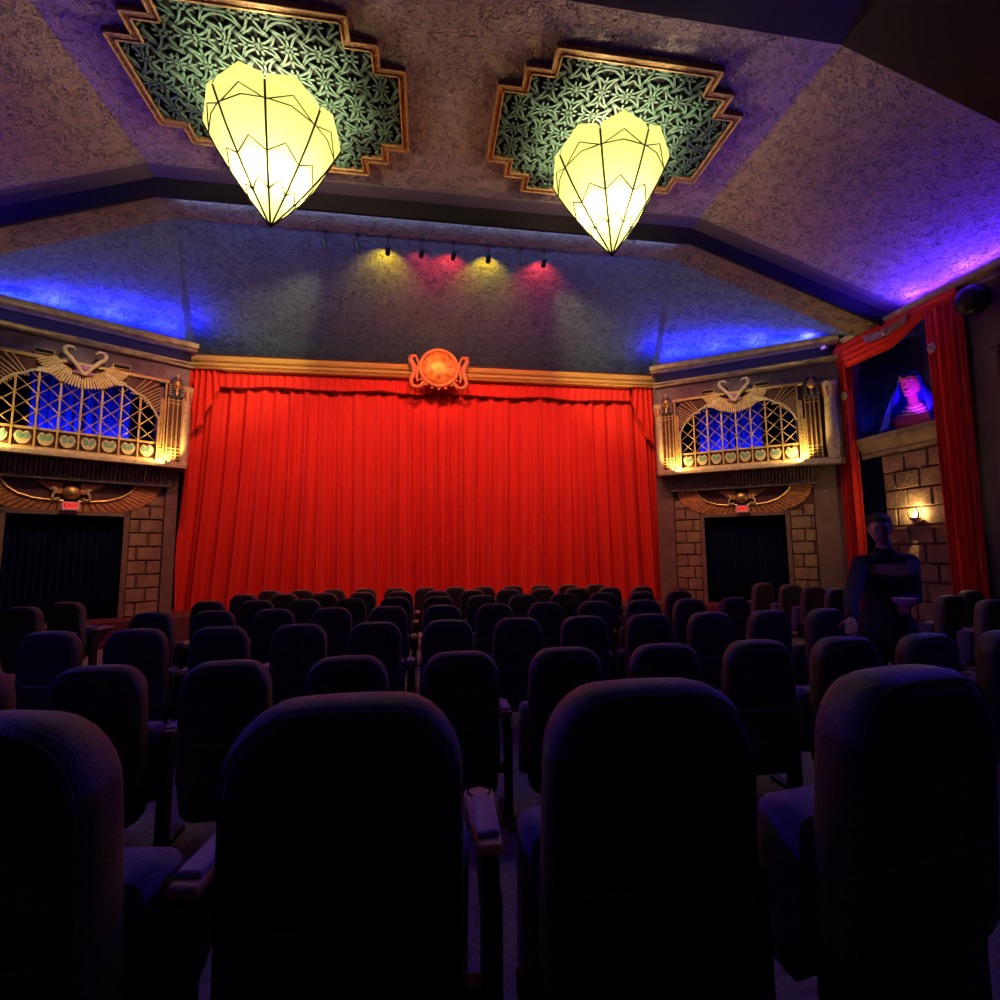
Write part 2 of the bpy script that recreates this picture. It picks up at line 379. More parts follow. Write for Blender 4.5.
def bay(sg):
    T = bayT(sg); R = 'right' if sg > 0 else 'left'
    k = 0 if sg > 0 else 10
    # lower wall with doorway
    e0 = -.12 if sg > 0 else .05
    m = MB(T)
    d0, d1 = .35, .60
    m.box(e0, .90, d0, d1, -.5, 3.05); m.box(2.60, 3.72, d0, d1, -.5, 3.05); m.box(.90, 2.60, d0, d1, 1.97, 3.05)
    m.box(.0, 3.72, .08, .75, 4.80, 5.30); m.box(.0, 3.90, .26, .75, 5.30, 5.70); m.box(.0, .50, .08, .40, 3.0, 4.80); m.box(2.90, 3.72, .08, .40, 3.0, 4.80)
    m.box(.0, 3.72, .05, .36, 2.97, 3.10)
    m.box(e0, e0+.08, .35, .95, -.5, 5.62)
    o = struct(m.build('wall_splay_' + R, M['wallup']))
    m = MB(T); m.box(e0, .26, .27, .35, -.45, 2.95); m.box(3.14, 3.70, .27, .35, -.45, 2.95)
    m.box(.84, .92, .29, .40, 0, 2.03); m.box(2.58, 2.66, .29, .40, 0, 2.03); m.box(.84, 2.66, .29, .40, 1.97, 2.06)
    struct(m.build('trim_%d' % (20+k), M['pil']))
    m = MB(T); m.box(.26, .84, .335, .352, 0, 2.5); m.box(2.66, 3.14, .335, .352, 0, 2.5)
    struct(m.build('trim_%d' % (21+k), M['mortar']))
    m = MB(T); stonewall(m, .26, .84, 0, 2.42, .337, T, 3); stonewall(m, 2.66, 3.14, 0, 2.42, .337, T, 5)
    struct(m.build('trim_%d' % (22+k), M['stone'], bevel=0))
    # dark maroon panel above the door behind the wings
    m = MB(T); m.box(.26, 3.14, .31, .336, 2.06, 2.62); struct(m.build('trim_%d' % (23+k), M['maroon']))
    # fluted band under the balcony
    m = MB(T); m.box(.2, 3.2, .16, .34, 2.60, 2.66); m.box(.2, 3.2, .20, .34, 2.66, 2.95)
    n = 44
    for i in range(n):
        a = .24 + 2.92*i/n
        A = [(a, .17, 2.66), (a, .10, 2.80), (a, .02, 2.95)]; B = [(a+.045, .17, 2.66), (a+.045, .10, 2.80), (a+.045, .02, 2.95)]
        m.strip(A, B, (0, .12, 0))
    struct(m.build('trim_%d' % (24+k), M['flute']))
    # cornices over the balcony
    m = MB(T)
    pf = [(.28, 5.53), (-.02, 5.54), (-.05, 5.58), (-.12, 5.59), (-.15, 5.64), (-.15, 5.675), (-.10, 5.68), (-.09, 5.62), (.28, 5.58)]
    m.prism([(-.1, a, b) for a, b in pf], (3.85, 0, 0)); struct(m.build('trim_%d' % (25+k), M['corn'], smooth=True))
    m = MB(T)
    pf = [(.12, 5.16), (.0, 5.17), (-.03, 5.22), (-.08, 5.235), (-.08, 5.26), (.12, 5.31)]
    m.prism([(-.05, a, b) for a, b in pf], (3.78, 0, 0)); struct(m.build('trim_%d' % (26+k), M['corn']))
    m = MB(T); m.box(-.02, 3.74, .10, .262, 5.31, 5.53); struct(m.build('trim_%d' % (27+k), M['black']))
    # room behind the screen, and behind the door
    m = MB(T); m.box(.3, 3.1, 1.5, 1.55, 2.9, 5.0); m.box(.3, .35, .4, 1.5, 2.9, 5.0); m.box(3.05, 3.1, .4, 1.5, 2.9, 5.0)
    m.box(.3, 3.1, .4, 1.55, 2.85, 2.9); m.box(.3, 3.1, .4, 1.55, 5.0, 5.05)
    m.box(.7, 2.8, 1.3, 1.35, -.05, 2.1); m.box(.7, .75, .6, 1.3, -.05, 2.1); m.box(2.75, 2.8, .6, 1.3, -.05, 2.1); m.box(.7, 2.8, .6, 1.35, 2.05, 2.1)
    struct(m.build('wall_chamber_' + R, M['black']))
    # navy curtain in the doorway
    def cur(s0, s1, z0, z1, d, amp, n, ph):
        mm = MB(T)
        def fn(u, v):
            s = s0+(s1-s0)*u
            return (s, d + amp*sin(2*pi*n*u + 1.3*sin(5*u+ph)) + .25*amp*sin(2*pi*n*2.3*u+ph), z0+(z1-z0)*v)
        mm.grid(fn, int(n*10), 4); return mm
    c = cur(.93, 2.57, .0, 1.97, .52, .028, 16, 1).build('door_curtain', M['navy'], smooth=True, solid=.01)
    tag(c, 'navy blue curtain hanging in the doorway %s' % ('right of the red stage curtain' if sg > 0 else 'left of the red stage curtain'), 'curtain')
    # blue curtain behind the screen
    c = cur(.80, 2.28 if sg > 0 else 2.45, 3.06, 4.9, .85, .05, 11, 2).build('chamber_curtain', M['blue'], smooth=True, solid=.01)
    tag(c, 'glowing blue curtain behind the lattice screen on the %s balcony' % R, 'curtain')
    # ---------------- the ornate screen
    root = thing('organ_screen', BP(sg, 1.7, 0, 3.0), 'ornate gilded lattice screen with heart panels, on the %s of the red stage curtain' % R, 'screen')
    m = MB(T)
    m.box(.0, 3.62, -.12, .06, 2.98, 3.06); m.box(.02, 3.64, -.06, .06, 3.06, 3.11)
    m.build('ledge', M['cream'], root, bevel=.01)
    m = MB(T)
    for a in (.40, 2.92):
        m.box(a, a+.03, -.04, .08, 3.11, 4.76); m.box(a+.10, a+.13, -.04, .08, 3.11, 4.0); m.box(a+.03, a+.10, -.01, .08, 3.11, 4.4)
    m.box(.37, 3.05, -.05, .08, 4.74, 4.79)
    for a in (.435, 2.955):
        for i in range(14):
            m.ball((a+.03, -.015, 3.17+i*.06), .022, .02, .022, 6, 4)
    m.build('frame', M['goldp'], root)
    # opening contour
    cont = [(.53, 3.98), (.60, 4.13), (.70, 4.28), (.80, 4.38), (.92, 4.42), (1.02, 4.50), (1.14, 4.53), (1.24, 4.57), (1.72, 4.60)]
    cont = cont + [(3.44-a, b) for a, b in cont[-2::-1]]
    m = MB(T)
    m.strip([(a, .0, b) for a, b in cont], [(a, .0, 4.745) for a, b in cont], (0, .05, 0)); m.build('spandrel', M['maroon'], root)
    m = MB(T); m.tube([(a, -.01, b) for a, b in cont], .020, 6); m.build('arch_moulding', M['cream'], root, smooth=True)
    for side in (0, 1):
        m = MB(T)
        cx = .51 if side == 0 else 2.93; dr = 1 if side == 0 else -1
        for i in range(11):
            ta = 4.02 + i*.066
            # ribs fan out from the foot of the corner
            x2 = .06 + .33*(i/10)**1.0; 
            p0 = (cx+dr*.0, -.012, 4.0+.045*i*.9 + .26*(i/10)); 
            q = cont[min(4, int(i*.45))] if side == 0 else (3.44-cont[min(4, int(i*.45))][0], cont[min(4, int(i*.45))][1])
            t_ = i/10
            ax, az = cx, 4.05+.66*t_
            bx = cx + dr*(.06+.42*t_); bz = 4.06+.36*t_ if t_ < .8 else 4.36+.02*(t_-.8)
            m.tube([(ax if t_ < .75 else cx+dr*(.0+1.0*(t_-.75)), -.015, min(4.73, az+.10)), (bx, -.015, bz+.02)], .011, 5)
        m.build('sun_rays', M['goldp'], root)
    # mullions + lattice + hearts
    edges = [.53 + (2.91-.53)*i/8 for i in range(9)]
    def ztop(s):
        for (a, b), (c, d) in zip(cont, cont[1:]):
            if a <= s <= c: return b + (d-b)*(s-a)/(c-a+1e-9)
        return 4.0
    for i in range(1, 8):
        m = MB(T); e = edges[i]; m.box(e-.014, e+.014, -.02, .05, 3.11, ztop(e)); m.build('mullion', M['goldp'], root)
    m = MB(T)
    m.box(.53, 2.91, -.01, .05, 3.44, 3.48); m.box(.53, 2.91, -.01, .05, 3.11, 3.14); m.build('rail', M['goldp'], root)
    m = MB(T)
    w = (2.91-.53)/8; hh = .30
    for c0 in range(-6, 15):
        for dr in (1, -1):
            pts = []
            for j in range(0, 60):
                z = 3.48 + j*.02
                s = .53 + w*c0 + dr*(z-3.48)/hh*w*1.0 + (0 if dr > 0 else w*5)
                if .53 < s < 2.91 and z < ztop(s)+.01: pts.append((s, .035, z))
                else:
                    if len(pts) > 1: m.tube([pts[0], pts[-1]], .010, 4)
                    pts = []
            if len(pts) > 1: m.tube([pts[0], pts[-1]], .010, 4)
    m.build('lattice', M['goldp'], root)
    for i in range(8):
        cx = (edges[i]+edges[i+1])/2; cz = 3.29
        m = MB(T); m.box(edges[i]+.014, edges[i+1]-.014, .02, .05, 3.14, 3.44); pan = m.build('heart_panel', M['maroon'], root)
        def heart(sc_):
            P = []
            for q in range(28):
                t = 2*pi*q/28
                x = sin(t)*(1.0 if cos(t) > -.2 else .92); z = cos(t)
                z = (.92 - .30*max(0, 1-(x/.35)**2)) if z > .55 and abs(x) < .35 else z
                P.append((cx+x*.112, z*.125+cz))
            return P
        m = MB(T); m.prism([(a, -.02, b) for a, b in heart(.128)], (0, .045, 0)); h = m.build('heart', M['cream'], pan)
        for s2 in (-1, 1):
            mm = MB(T)
            mm.prism([(cx+s2*(.044+.036*cos(q*pi/6)+.012*sin(q*pi/6)), -.027, cz+.018+.058*sin(q*pi/6)) for q in range(12)], (0, .01, 0))
            mm.build('leaf', M['green'], pan)
    # crest: fan of feathers, two curling necks, slots
    cs = 1.72
    m = MB(T)
    nf = 34
    for i in range(nf):
        t0 = -1.0 + 2.0*i/nf; t1 = t0 + 1.35/nf
        def arc(t, r):
            R_ = .44 + .27*r; f = t*radians(64); return (cs + R_*sin(f)*1.0, -.05-.03*r, 5.04 - R_*cos(f))
        m.prism([arc(t0, 0), arc(t1, 0), arc(t1, 1), arc((t0+t1)/2, 1.12), arc(t0, 1)], (0, .05, 0))
    m.build('feather_fan', M['goldp'], root)
    for s2 in (-1, 1):
        m = MB(T)
        m.tube([(cs+s2*(.30+.33*j/8), -.05, 4.64-.10*sin(pi*j/8*.5)-.04*j/8 + .02*sin(j)) for j in range(9)], [.05-.004*j for j in range(9)], 8)
        m.tube([(cs+s2*(.36+.05*j), -.07, 4.62-.02*j+.03*sin(j*1.7)) for j in range(7)], .022, 6)
        m.build('side_wing', M['cream'], root, smooth=True)
    for s2 in (-1, 1):
        m = MB(T)
        P = [(0.0, 4.60), (.06, 4.68), (.13, 4.78), (.21, 4.88), (.28, 4.95), (.30, 5.02), (.26, 5.07), (.19, 5.07), (.14, 5.02)]
        m.tube([(cs+s2*a, -.12, b-.04) for a, b in P], [.035, .034, .032, .032, .034, .036, .036, .032, .012], 10)
        m.build('curled_neck', M['cream'], root, smooth=True)
        m = MB(T); a0 = cs+s2*.42; a1 = cs+s2*.70; m.box(min(a0, a1), max(a0, a1), .0, .078, 4.84, 4.93); sl = m.build('slot_frame', M['goldp'], root)
        m = MB(T); m.box(min(a0, a1)+.015, max(a0, a1)-.015, -.006, .01, 4.855, 4.915); m.build('slot', M['black'], sl)
    m = MB(T); m.ball((cs, -.10, 4.66), .10, .06, .07); m.ball((cs, -.08, 4.60), .17, .05, .04); m.build('orb', mat('orb_purple', (.35, .12, .28), .4), root, smooth=True)
    # pilasters with masks
    for a in (.10, 3.06):
        m = MB(T); m.box(a, a+.28, .0, .085, 3.11, 4.50); p = m.build('pilaster', M['maroon'], root)
        m = MB(T)
        for q in (0.0, .085, .165, .25):
            m.box(a+q, a+q+.022, -.03, .02, 3.13, 4.48)
        for z in (3.17, 3.24, 3.31, 3.38, 4.33, 4.40):
            m.box(a, a+.28, -.02, .02, z, z+.016)
        m.build('gilded_strips', M['goldp'], p)
        # head with striped headcloth
        m = MB(T); c = a+.14
        m.prism([(c-.09, -.07, 4.84), (c-.05, -.07, 4.89), (c+.05, -.07, 4.89), (c+.09, -.07, 4.84), (c+.13, -.07, 4.68), (c+.165, -.07, 4.49), (c+.09, -.07, 4.45), (c-.09, -.07, 4.45), (c-.165, -.07, 4.49), (c-.13, -.07, 4.68)], (0, .15, 0))
        hd = m.build('headcloth', mat('headcloth_blue', (.03, .03, .07), .6), root, bevel=.02)
        m = MB(T); m.ball((c, -.08, 4.71), .078, .075, .11, 14, 9); m.ball((c, -.155, 4.70), .017, .022, .03, 6, 5); m.ball((c, -.145, 4.65), .03, .016, .010, 6, 4)
        m.capsule((c, -.08, 4.60), (c, -.10, 4.50), .020, .024, 6); m.capsule((c, -.13, 4.82), (c, -.14, 4.93), .018, .010, 6)
        m.build('mask', M['gold'], hd, smooth=True)
        m = MB(T)
        for q in range(5):
            for s3 in (-1, 1): m.box(min(c+s3*.085, c+s3*.14), max(c+s3*.085, c+s3*.14), -.078, -.07, 4.50+.05*q, 4.515+.05*q)
        m.build('headcloth_stripes', M['goldp'], hd)
        m = MB(T); m.ball((c-.03, -.150, 4.73), .015, .010, .008, 6, 4); m.ball((c+.03, -.150, 4.73), .015, .010, .008, 6, 4); m.build('eyes', M['black'], hd)
    # papyrus columns at both ends
    for a in (.035, 3.52):
        kf = .72 if a < 1 else 1
        rt_ = thing('papyrus_column', BP(sg, a, .02, 3.06), 'small cream papyrus column at the %s end of the %s balcony' % (('curtain' if a < 1 else 'outer'), R), 'column')
        z0 = 3.06
        m = MB(T); m.lathe([(r_*kf, z_) for r_, z_ in [(.12, 0), (.12, .05), (.10, .07), (.125, .3), (.115, .9), (.10, 1.22)]], (a, .02, z0), 12); m.build('shaft', M['cream'], rt_, smooth=True)
        m = MB(T); m.lathe([(r_*kf, z_) for r_, z_ in [(.10, 1.22), (.11, 1.26), (.095, 1.30), (.12, 1.45), (.155, 1.60), (.16, 1.66)]], (a, .02, z0), 12)
        for q in range(8):
            t = 2*pi*q/8; m.ball((a+.12*kf*cos(t), .02+.12*kf*sin(t), z0+1.62), .045*kf, .045*kf, .05, 8, 5)
        m.build('capital', M['terr'] if 0 else M['cream'], rt_, smooth=True)
        m = MB(T)
        for q in range(8):
            t = 2*pi*(q+.5)/8; m.capsule((a+.105*kf*cos(t), .02+.105*kf*sin(t), z0+1.36), (a+.14*kf*cos(t), .02+.14*kf*sin(t), z0+1.54), .014, .020, 6)
        m.build('painted_petals', mat('petal_paint', (.45, .12, .08), .6), rt_)
    # small uplights
    for a in (.33, 2.99):
        where = 'curtain' if a < 1 else 'outer'
        rt_ = thing('uplight', BP(sg, a, -.10, 3.10), 'small warm uplight on the ledge at the %s end of the %s screen' % (where, R), 'lamp')
        m = MB(T); m.lathe([(.022, 0), (.03, .02), (.03, .05)], (a, -.115, 3.062), 10); m.build('housing', M['spot'], rt_)
        m = MB(T); m.lathe([(.022, 0), (.022, .006)], (a, -.115, 3.113), 10); m.build('lens', emis('lens_warm', (1, .8, .35), 8), rt_)
        p = BP(sg, a, -.13, 3.16)
        L_ = spot_light('uplight_beam', BP(sg, a, -.19, 3.10), BP(sg, a+(.35 if a < 1 else -.35), .02, 3.7), 66, (1, .66, .20), 165, .6, .03)
    # blue lamp inside the chamber
    for a, e in ((1.15, 55), (2.1, 55)):
        spot_light('chamber_beam', BP(sg, a, .52, 3.16), BP(sg, a+.05, .95, 4.0), e*1.2, (.03, .08, 1), 140, .8, .03)
    # ---------------- winged disc over the door
    root = thing('winged_disc', BP(sg, 1.74, .25, 2.0), 'gilded winged sun disc with cobras over the %s doorway' % R, 'ornament')
    cs = 1.74
    m = MB(T); m.ball((cs, .24, 2.38), .135, .08, .12, 20, 12); m.build('disc', M['gold'], root, smooth=True)
    for s2 in (-1, 1):
        inn = [(.10, 2.22), (.30, 2.225), (.52, 2.25), (.72, 2.32), (.86, 2.42), (.93, 2.52), (.96, 2.60)]
        out = [(.08, 2.03), (.42, 2.03), (.76, 2.05), (1.02, 2.13), (1.22, 2.26), (1.34, 2.42), (1.40, 2.60)]
        def samp(L, t):
            t = min(t, .9999)*(len(L)-1); i_ = int(t); f_ = t-i_; return (L[i_][0]*(1-f_)+L[i_+1][0]*f_, L[i_][1]*(1-f_)+L[i_+1][1]*f_)
        m = MB(T); n = 16
        for i in range(n):
            a = samp(inn, i/n); b = samp(inn, (i+.80)/n); c = samp(out, (i+.80)/n); d = samp(out, i/n)
            m.prism([(cs+s2*p[0], .25 if q < 2 else .285, p[1]) for q, p in enumerate((a, b, c, d))], (0, .05, 0))
        w_ = m.build('wing', M['terr'], root)
        m = MB(T); m.tube([(cs+s2*p[0], .245, p[1]) for p in inn], .022, 6); m.build('wing_edge', M['gold'], w_, smooth=True)
        m = MB(T)
        for i in range(6):
            z = 2.56 - .035*i
            m.prism([(cs+s2*.13, .27, z), (cs+s2*(.50-.055*i), .27, z+.01), (cs+s2*(.47-.055*i), .27, z-.03), (cs+s2*.13, .27, z-.03)], (0, .03, 0))
        m.build('upper_wing', M['terr'], root)
        m = MB(T)
        P = [(.16, 2.27), (.22, 2.24), (.27, 2.27), (.26, 2.33), (.23, 2.38), (.24, 2.44), (.28, 2.46)]
        m.tube([(cs+s2*a, .22, b) for a, b in P], [.02, .02, .02, .022, .026, .024, .012], 8); m.build('cobra', M['cream'], root, smooth=True)
    # ---------------- exit sign
    root = thing('exit_sign', BP(sg, 1.74, .18, 2.02), 'lit red exit sign above the %s doorway' % R, 'sign')
    m = MB(T); m.box(cs-.125, cs+.125, .16, .23, 2.055, 2.205); m.build('housing', emis('sign_white', (1, .45, .40), .22), root, bevel=.006)
    m = MB(T); m.box(cs-.105, cs+.105, .153, .162, 2.075, 2.188); m.build('face', emis('sign_red', (1, .05, .03), 1.0), root)
    cu = bpy.data.curves.new('text', 'FONT'); cu.body = 'EXIT'; cu.size = .10; cu.align_x = 'CENTER'; cu.align_y = 'CENTER'; cu.extrude = .003; cu.offset = .0015
    to = bpy.data.objects.new('tmp', cu); COL.objects.link(to)
    me = bpy.data.meshes.new_from_object(to.evaluated_get(bpy.context.evaluated_depsgraph_get()))
    bpy.data.objects.remove(to)
    m = MB(T)
    m.add([(cs + sg*v.co.x, .148 - v.co.z, 2.131 + v.co.y) for v in me.vertices], [list(p.vertices) for p in me.polygons])
    m.build('letters', emis('sign_letters', (1, .01, .01), .35), root)
    # ---------------- blue cove lights hidden behind the upper cornice
    for a, e in ((.45, 150), (1.35, 190), (2.2, 170), (3.2, 200)):
        spot_light('cove_beam', BP(sg, a, -.08, 5.64), BP(sg, a, -.25, 6.6), e*1.15, (.022, .018, 1), 150, .9, .03)
    strip_light('cornice_strip', BP(sg, 1.8, -.05, 5.50), BP(sg, 1.8, .08, 5.28), BP(sg, 3.5, -.05, 5.50)-BP(sg, .1, -.05, 5.50), .03, 9, (.22, .16, 1))
    strip_light('cove_strip', BP(sg, 1.8, .10, 5.70), BP(sg, 1.8, -.10, 6.4), BP(sg, 3.5, 0, 0)-BP(sg, .1, 0, 0), .04, 60, (.03, .04, 1))
bay(1); bay(-1)

# ------------------------------------------------------------------ stage curtain, valance, tails
def pleat(x, ph=0):
    w = sin(2*pi*x/.36 + 1.9*sin(x*1.7+ph) + ph); w = 1 - 2*abs((1-w)/2)**1.7
    return .75*w + .28*sin(2*pi*x/.17 + 2.2*sin(x*2.3+ph*2)) + .45*sin(2*pi*x/.97+1.2*sin(x*.8)+ph)
rnd = random.Random(3)
m = MB()
def fn(u, v):
    x = -5.62 + 11.24*u; z = .0 + 5.44*v
    fl = 1 + .004*(1-v)
    # folds merge towards the top
    a = .03 + .10*(1-v)**.8
    xs = x + .10*(1-v)*sin(x*.9)
    if x < -2.0:
        xs += .13*(1-v)*max(0, min(1, (-2.0-x)/2.5))*(1-v)
    return (x*fl, 11.80 + a*pleat(xs) , z)
m.grid(fn, 1300, 14)
c = m.build('stage_curtain', M['red'], smooth=True)
c.data.set_sharp_from_angle(angle=radians(179))
tag(c, 'huge pleated red velvet curtain closing off the stage', 'curtain')
root = thing('valance', (0, 11.7, 5.0), 'short gathered red valance with dark braid hanging under the gold cornice', 'curtain')
m = MB()
def fn(u, v):
    x = -4.95 + 9.82*u
    sc_ = .02*abs(sin(x*2.4))
    return (x, 11.705 + (.012+.010*(1-v))*sin(2*pi*x/.17+1.5*sin(3*x)), 5.02+.02*sin(x*3.1) - sc_*(1-v) + .36*v)
m.grid(fn, 700, 5); m.build('valance_cloth', M['red'], root, smooth=True)
m = MB(); P = []; Rr = []
for i in range(500):
    x = -4.97 + 9.86*i/499; P.append((x, 11.69, 5.015+.02*sin(x*3.1)-.02*abs(sin(x*2.4)))); Rr.append(.012+.016*max(0, sin(x*9+2*sin(x*3)))**4)
m.tube(P, Rr, 6); m.build('braid', M['redd'], root, smooth=True)
for sg in (-1, 1):
    m = MB()
    def fn(u, v):
        t = u; x = 5.62 - .68*t
        zb = 3.62 + .42*min(1, t/.55) + (0 if t < .55 else .98*((t-.55)/.45)**.8)
        z = 5.38 - (5.38-zb)*(1-v)
        xx = x + .05*(1-v)*sin(t*5)
        return (sg*xx, 11.66 + .04*sin(2*pi*t*5.5+.5)+.02*(1-v)*sin(t*25), z)
    m.grid(fn, 90, 12)
    o = m.build('drape_tail', M['red'], smooth=True, solid=.012)
    tag(o, 'red cascading drape tail at the upper %s corner of the stage curtain' % ('right' if sg > 0 else 'left'), 'curtain')
# gold cornice
m = MB()
pf = [(11.97, 5.36), (11.56, 5.36), (11.54, 5.385), (11.57, 5.40), (11.50, 5.42), (11.48, 5.475), (11.54, 5.50), (11.45, 5.515), (11.42, 5.575), (11.50, 5.60), (11.46, 5.63), (11.97, 5.64)]
m.prism([(-5.68, a, b) for a, b in pf], (11.36, 0, 0)); struct(m.build('trim_8', M['frame']))
# medallion
root = thing('sun_medallion', (0, 11.3, 5.1), 'round coral and gold sun medallion flanked by cobras, centred on the gold cornice', 'ornament')
def YT(x, d, z): return (x*.84, 11.36 + d, 5.52+(z-5.63)*.84)
def ringz(c, r, y, n=32): return [(c[0]+r*cos(2*pi*i/n), y, c[1]+r*sin(2*pi*i/n)) for i in range(n)]
m = MB(YT); m.tube(ringz((0, 5.63), .52, -.05, 36), .05, 8, closed=True); m.build('rim', M['orn'], root, smooth=True)
m = MB(YT); N = 10
vs = [(0, -.14, 5.63)]; fs = []
for j in range(1, 7):
    r = .50*j/6
    for i in range(36): vs.append((r*cos(2*pi*i/36), -.14+.12*(j/6)**2, 5.63+r*sin(2*pi*i/36)))
for i in range(36):
    fs.append((0, 1+i, 1+(i+1) % 36))
    for j in range(5): fs.append((1+j*36+i, 1+j*36+(i+1) % 36, 1+(j+1)*36+(i+1) % 36, 1+(j+1)*36+i))
m.add(vs, fs); m.tube(ringz((0, 5.63), .49, .0, 36), .03, 6, closed=True); m.build('disc', M['disc'], root, smooth=True)
for s2 in (-1, 1):
    m = MB(YT)
    P = [(.40, 5.22), (.50, 5.10), (.62, 5.05), (.73, 5.10), (.77, 5.22), (.74, 5.36), (.68, 5.50), (.70, 5.64), (.76, 5.76), (.80, 5.86), (.74, 5.95), (.66, 5.95), (.60, 5.88)]
    Rr = [.05, .055, .06, .06, .06, .06, .07, .085, .085, .065, .055, .05, .02]
    m.tube([(s2*(a+.0), -.04, b) for a, b in P], Rr, 10)
    m.tube([(s2*a, -.02, b) for a, b in [(.62, 5.90), (.57, 5.78), (.56, 5.62), (.60, 5.48), (.62, 5.34), (.58, 5.24)]], .035, 8)
    m.build('cobra', M['orn'], root, smooth=True)
    m = MB(YT); m.ball((s2*.80, -.08, 5.92), .05, .06, .04); m.build('cobra_head', M['orn'], root, smooth=True)
m = MB(YT)
for i in range(7):
    t = -pi/2 + (i-3)*.32; m.ball((.60*cos(t), -.03, 5.63+.60*sin(t)), .05, .03, .035, 8, 5)
m.build('beading', M['orn'], root, smooth=True)

# ------------------------------------------------------------------ ceiling grilles
def stepped(hx, hy, inset=0):
    X = [1.66, 1.36, 1.05]; Y = [.62, .89, 1.16]
    X = [a-inset for a in X]; Y = [a-inset for a in Y]
    q = [(X[0], 0), (X[0], Y[0]), (X[1], Y[0]), (X[1], Y[1]), (X[2], Y[1]), (X[2], Y[2]), (0, Y[2])]
    pts = q[1:-1]
    out = pts + [(-a, b) for a, b in reversed(pts)] + [(-a, -b) for a, b in pts] + [(a, -b) for a, b in reversed(pts)]
    return out
def inside(x, y, inset):
    x = abs(x); y = abs(y)
    return (x < 1.66-inset and y < .62-inset) or (x < 1.36-inset and y < .89-inset) or (x < 1.05-inset and y < 1.16-inset)
def grille(cx):
    side = 'right' if cx > 0 else 'left'; cy = 6.1
    root = thing('ceiling_grille', (cx, cy, 7.0), 'stepped gilt-edged ceiling grille of green fretwork above the %s lantern' % side, 'grille')
    T = lambda x, y, z: (cx+x, cy+y, z)
    o1 = stepped(0, 0, 0); o2 = stepped(0, 0, .10)
    m = MB(T); n = len(o1)
    for i in range(n):
        j = (i+1) % n
        m.prism([(*o1[i], 6.985), (*o1[j], 6.985), (*o2[j], 6.99), (*o2[i], 6.99)], (0, 0, .06))
    fr = m.build('frame', M['terr'] if 0 else mat('grille_frame_gilt', (.52, .27, .10), .5, metal=.2, bump=1, bscale=35, var=.55, vscale=22), root)
    m = MB(T)
    for q in (.012, .088):
        o = stepped(0, 0, q)
        for i in range(n):
            (xa, ya), (xb, yb) = o[i], o[(i+1) % n]; m.box(min(xa, xb)-.009, max(xa, xb)+.009, min(ya, yb)-.009, max(ya, yb)+.009, 6.976, 6.995)
    m.build('frame_bead', M['goldp'], fr)
    m = MB(T); m.prism([(a, b, 7.035) for a, b in stepped(0, 0, .05)], (0, 0, .012)); m.build('backing', M['black'], root)
    m = MB(T); cell = .335
    for i in range(-8, 9):
        for j in range(-6, 7):
            x0, y0 = i*cell, j*cell; h = (i+j) % 2
            curves = []
            for q in (-1, 1):
                curves.append([(q*(.030+.125*abs(t)**2.0), t*.215) for t in [-1, -.66, -.33, 0, .33, .66, 1]])
            curves.append([(0, -.21), (0, .21)])
            curves.append([(-.155, .215), (-.05, .165), (0, .12), (.05, .165), (.155, .215)])
            curves.append([(-.155, -.215), (-.05, -.165), (0, -.12), (.05, -.165), (.155, -.215)])
            curves.append([(-.10, -.03), (.10, -.03)]); curves.append([(-.10, .03), (.10, .03)])
            for c_ in curves:
                pp = [(x0+(a if h else b), y0+(b if h else a)) for a, b in c_]
                for a, b in zip(pp, pp[1:]):
                    if inside(a[0], a[1], .07) and inside(b[0], b[1], .07):
                        dx, dy = b[0]-a[0], b[1]-a[1]; L = sqrt(dx*dx+dy*dy) or 1; nx, ny = -dy/L*.0125, dx/L*.0125
                        m.prism([(a[0]+nx, a[1]+ny, 6.992), (b[0]+nx, b[1]+ny, 6.992), (b[0]-nx, b[1]-ny, 6.992), (a[0]-nx, a[1]-ny, 6.992)], (0, 0, .03))
    m.build('fretwork', M['teal'], root)
grille(2.22); grille(-2.22)

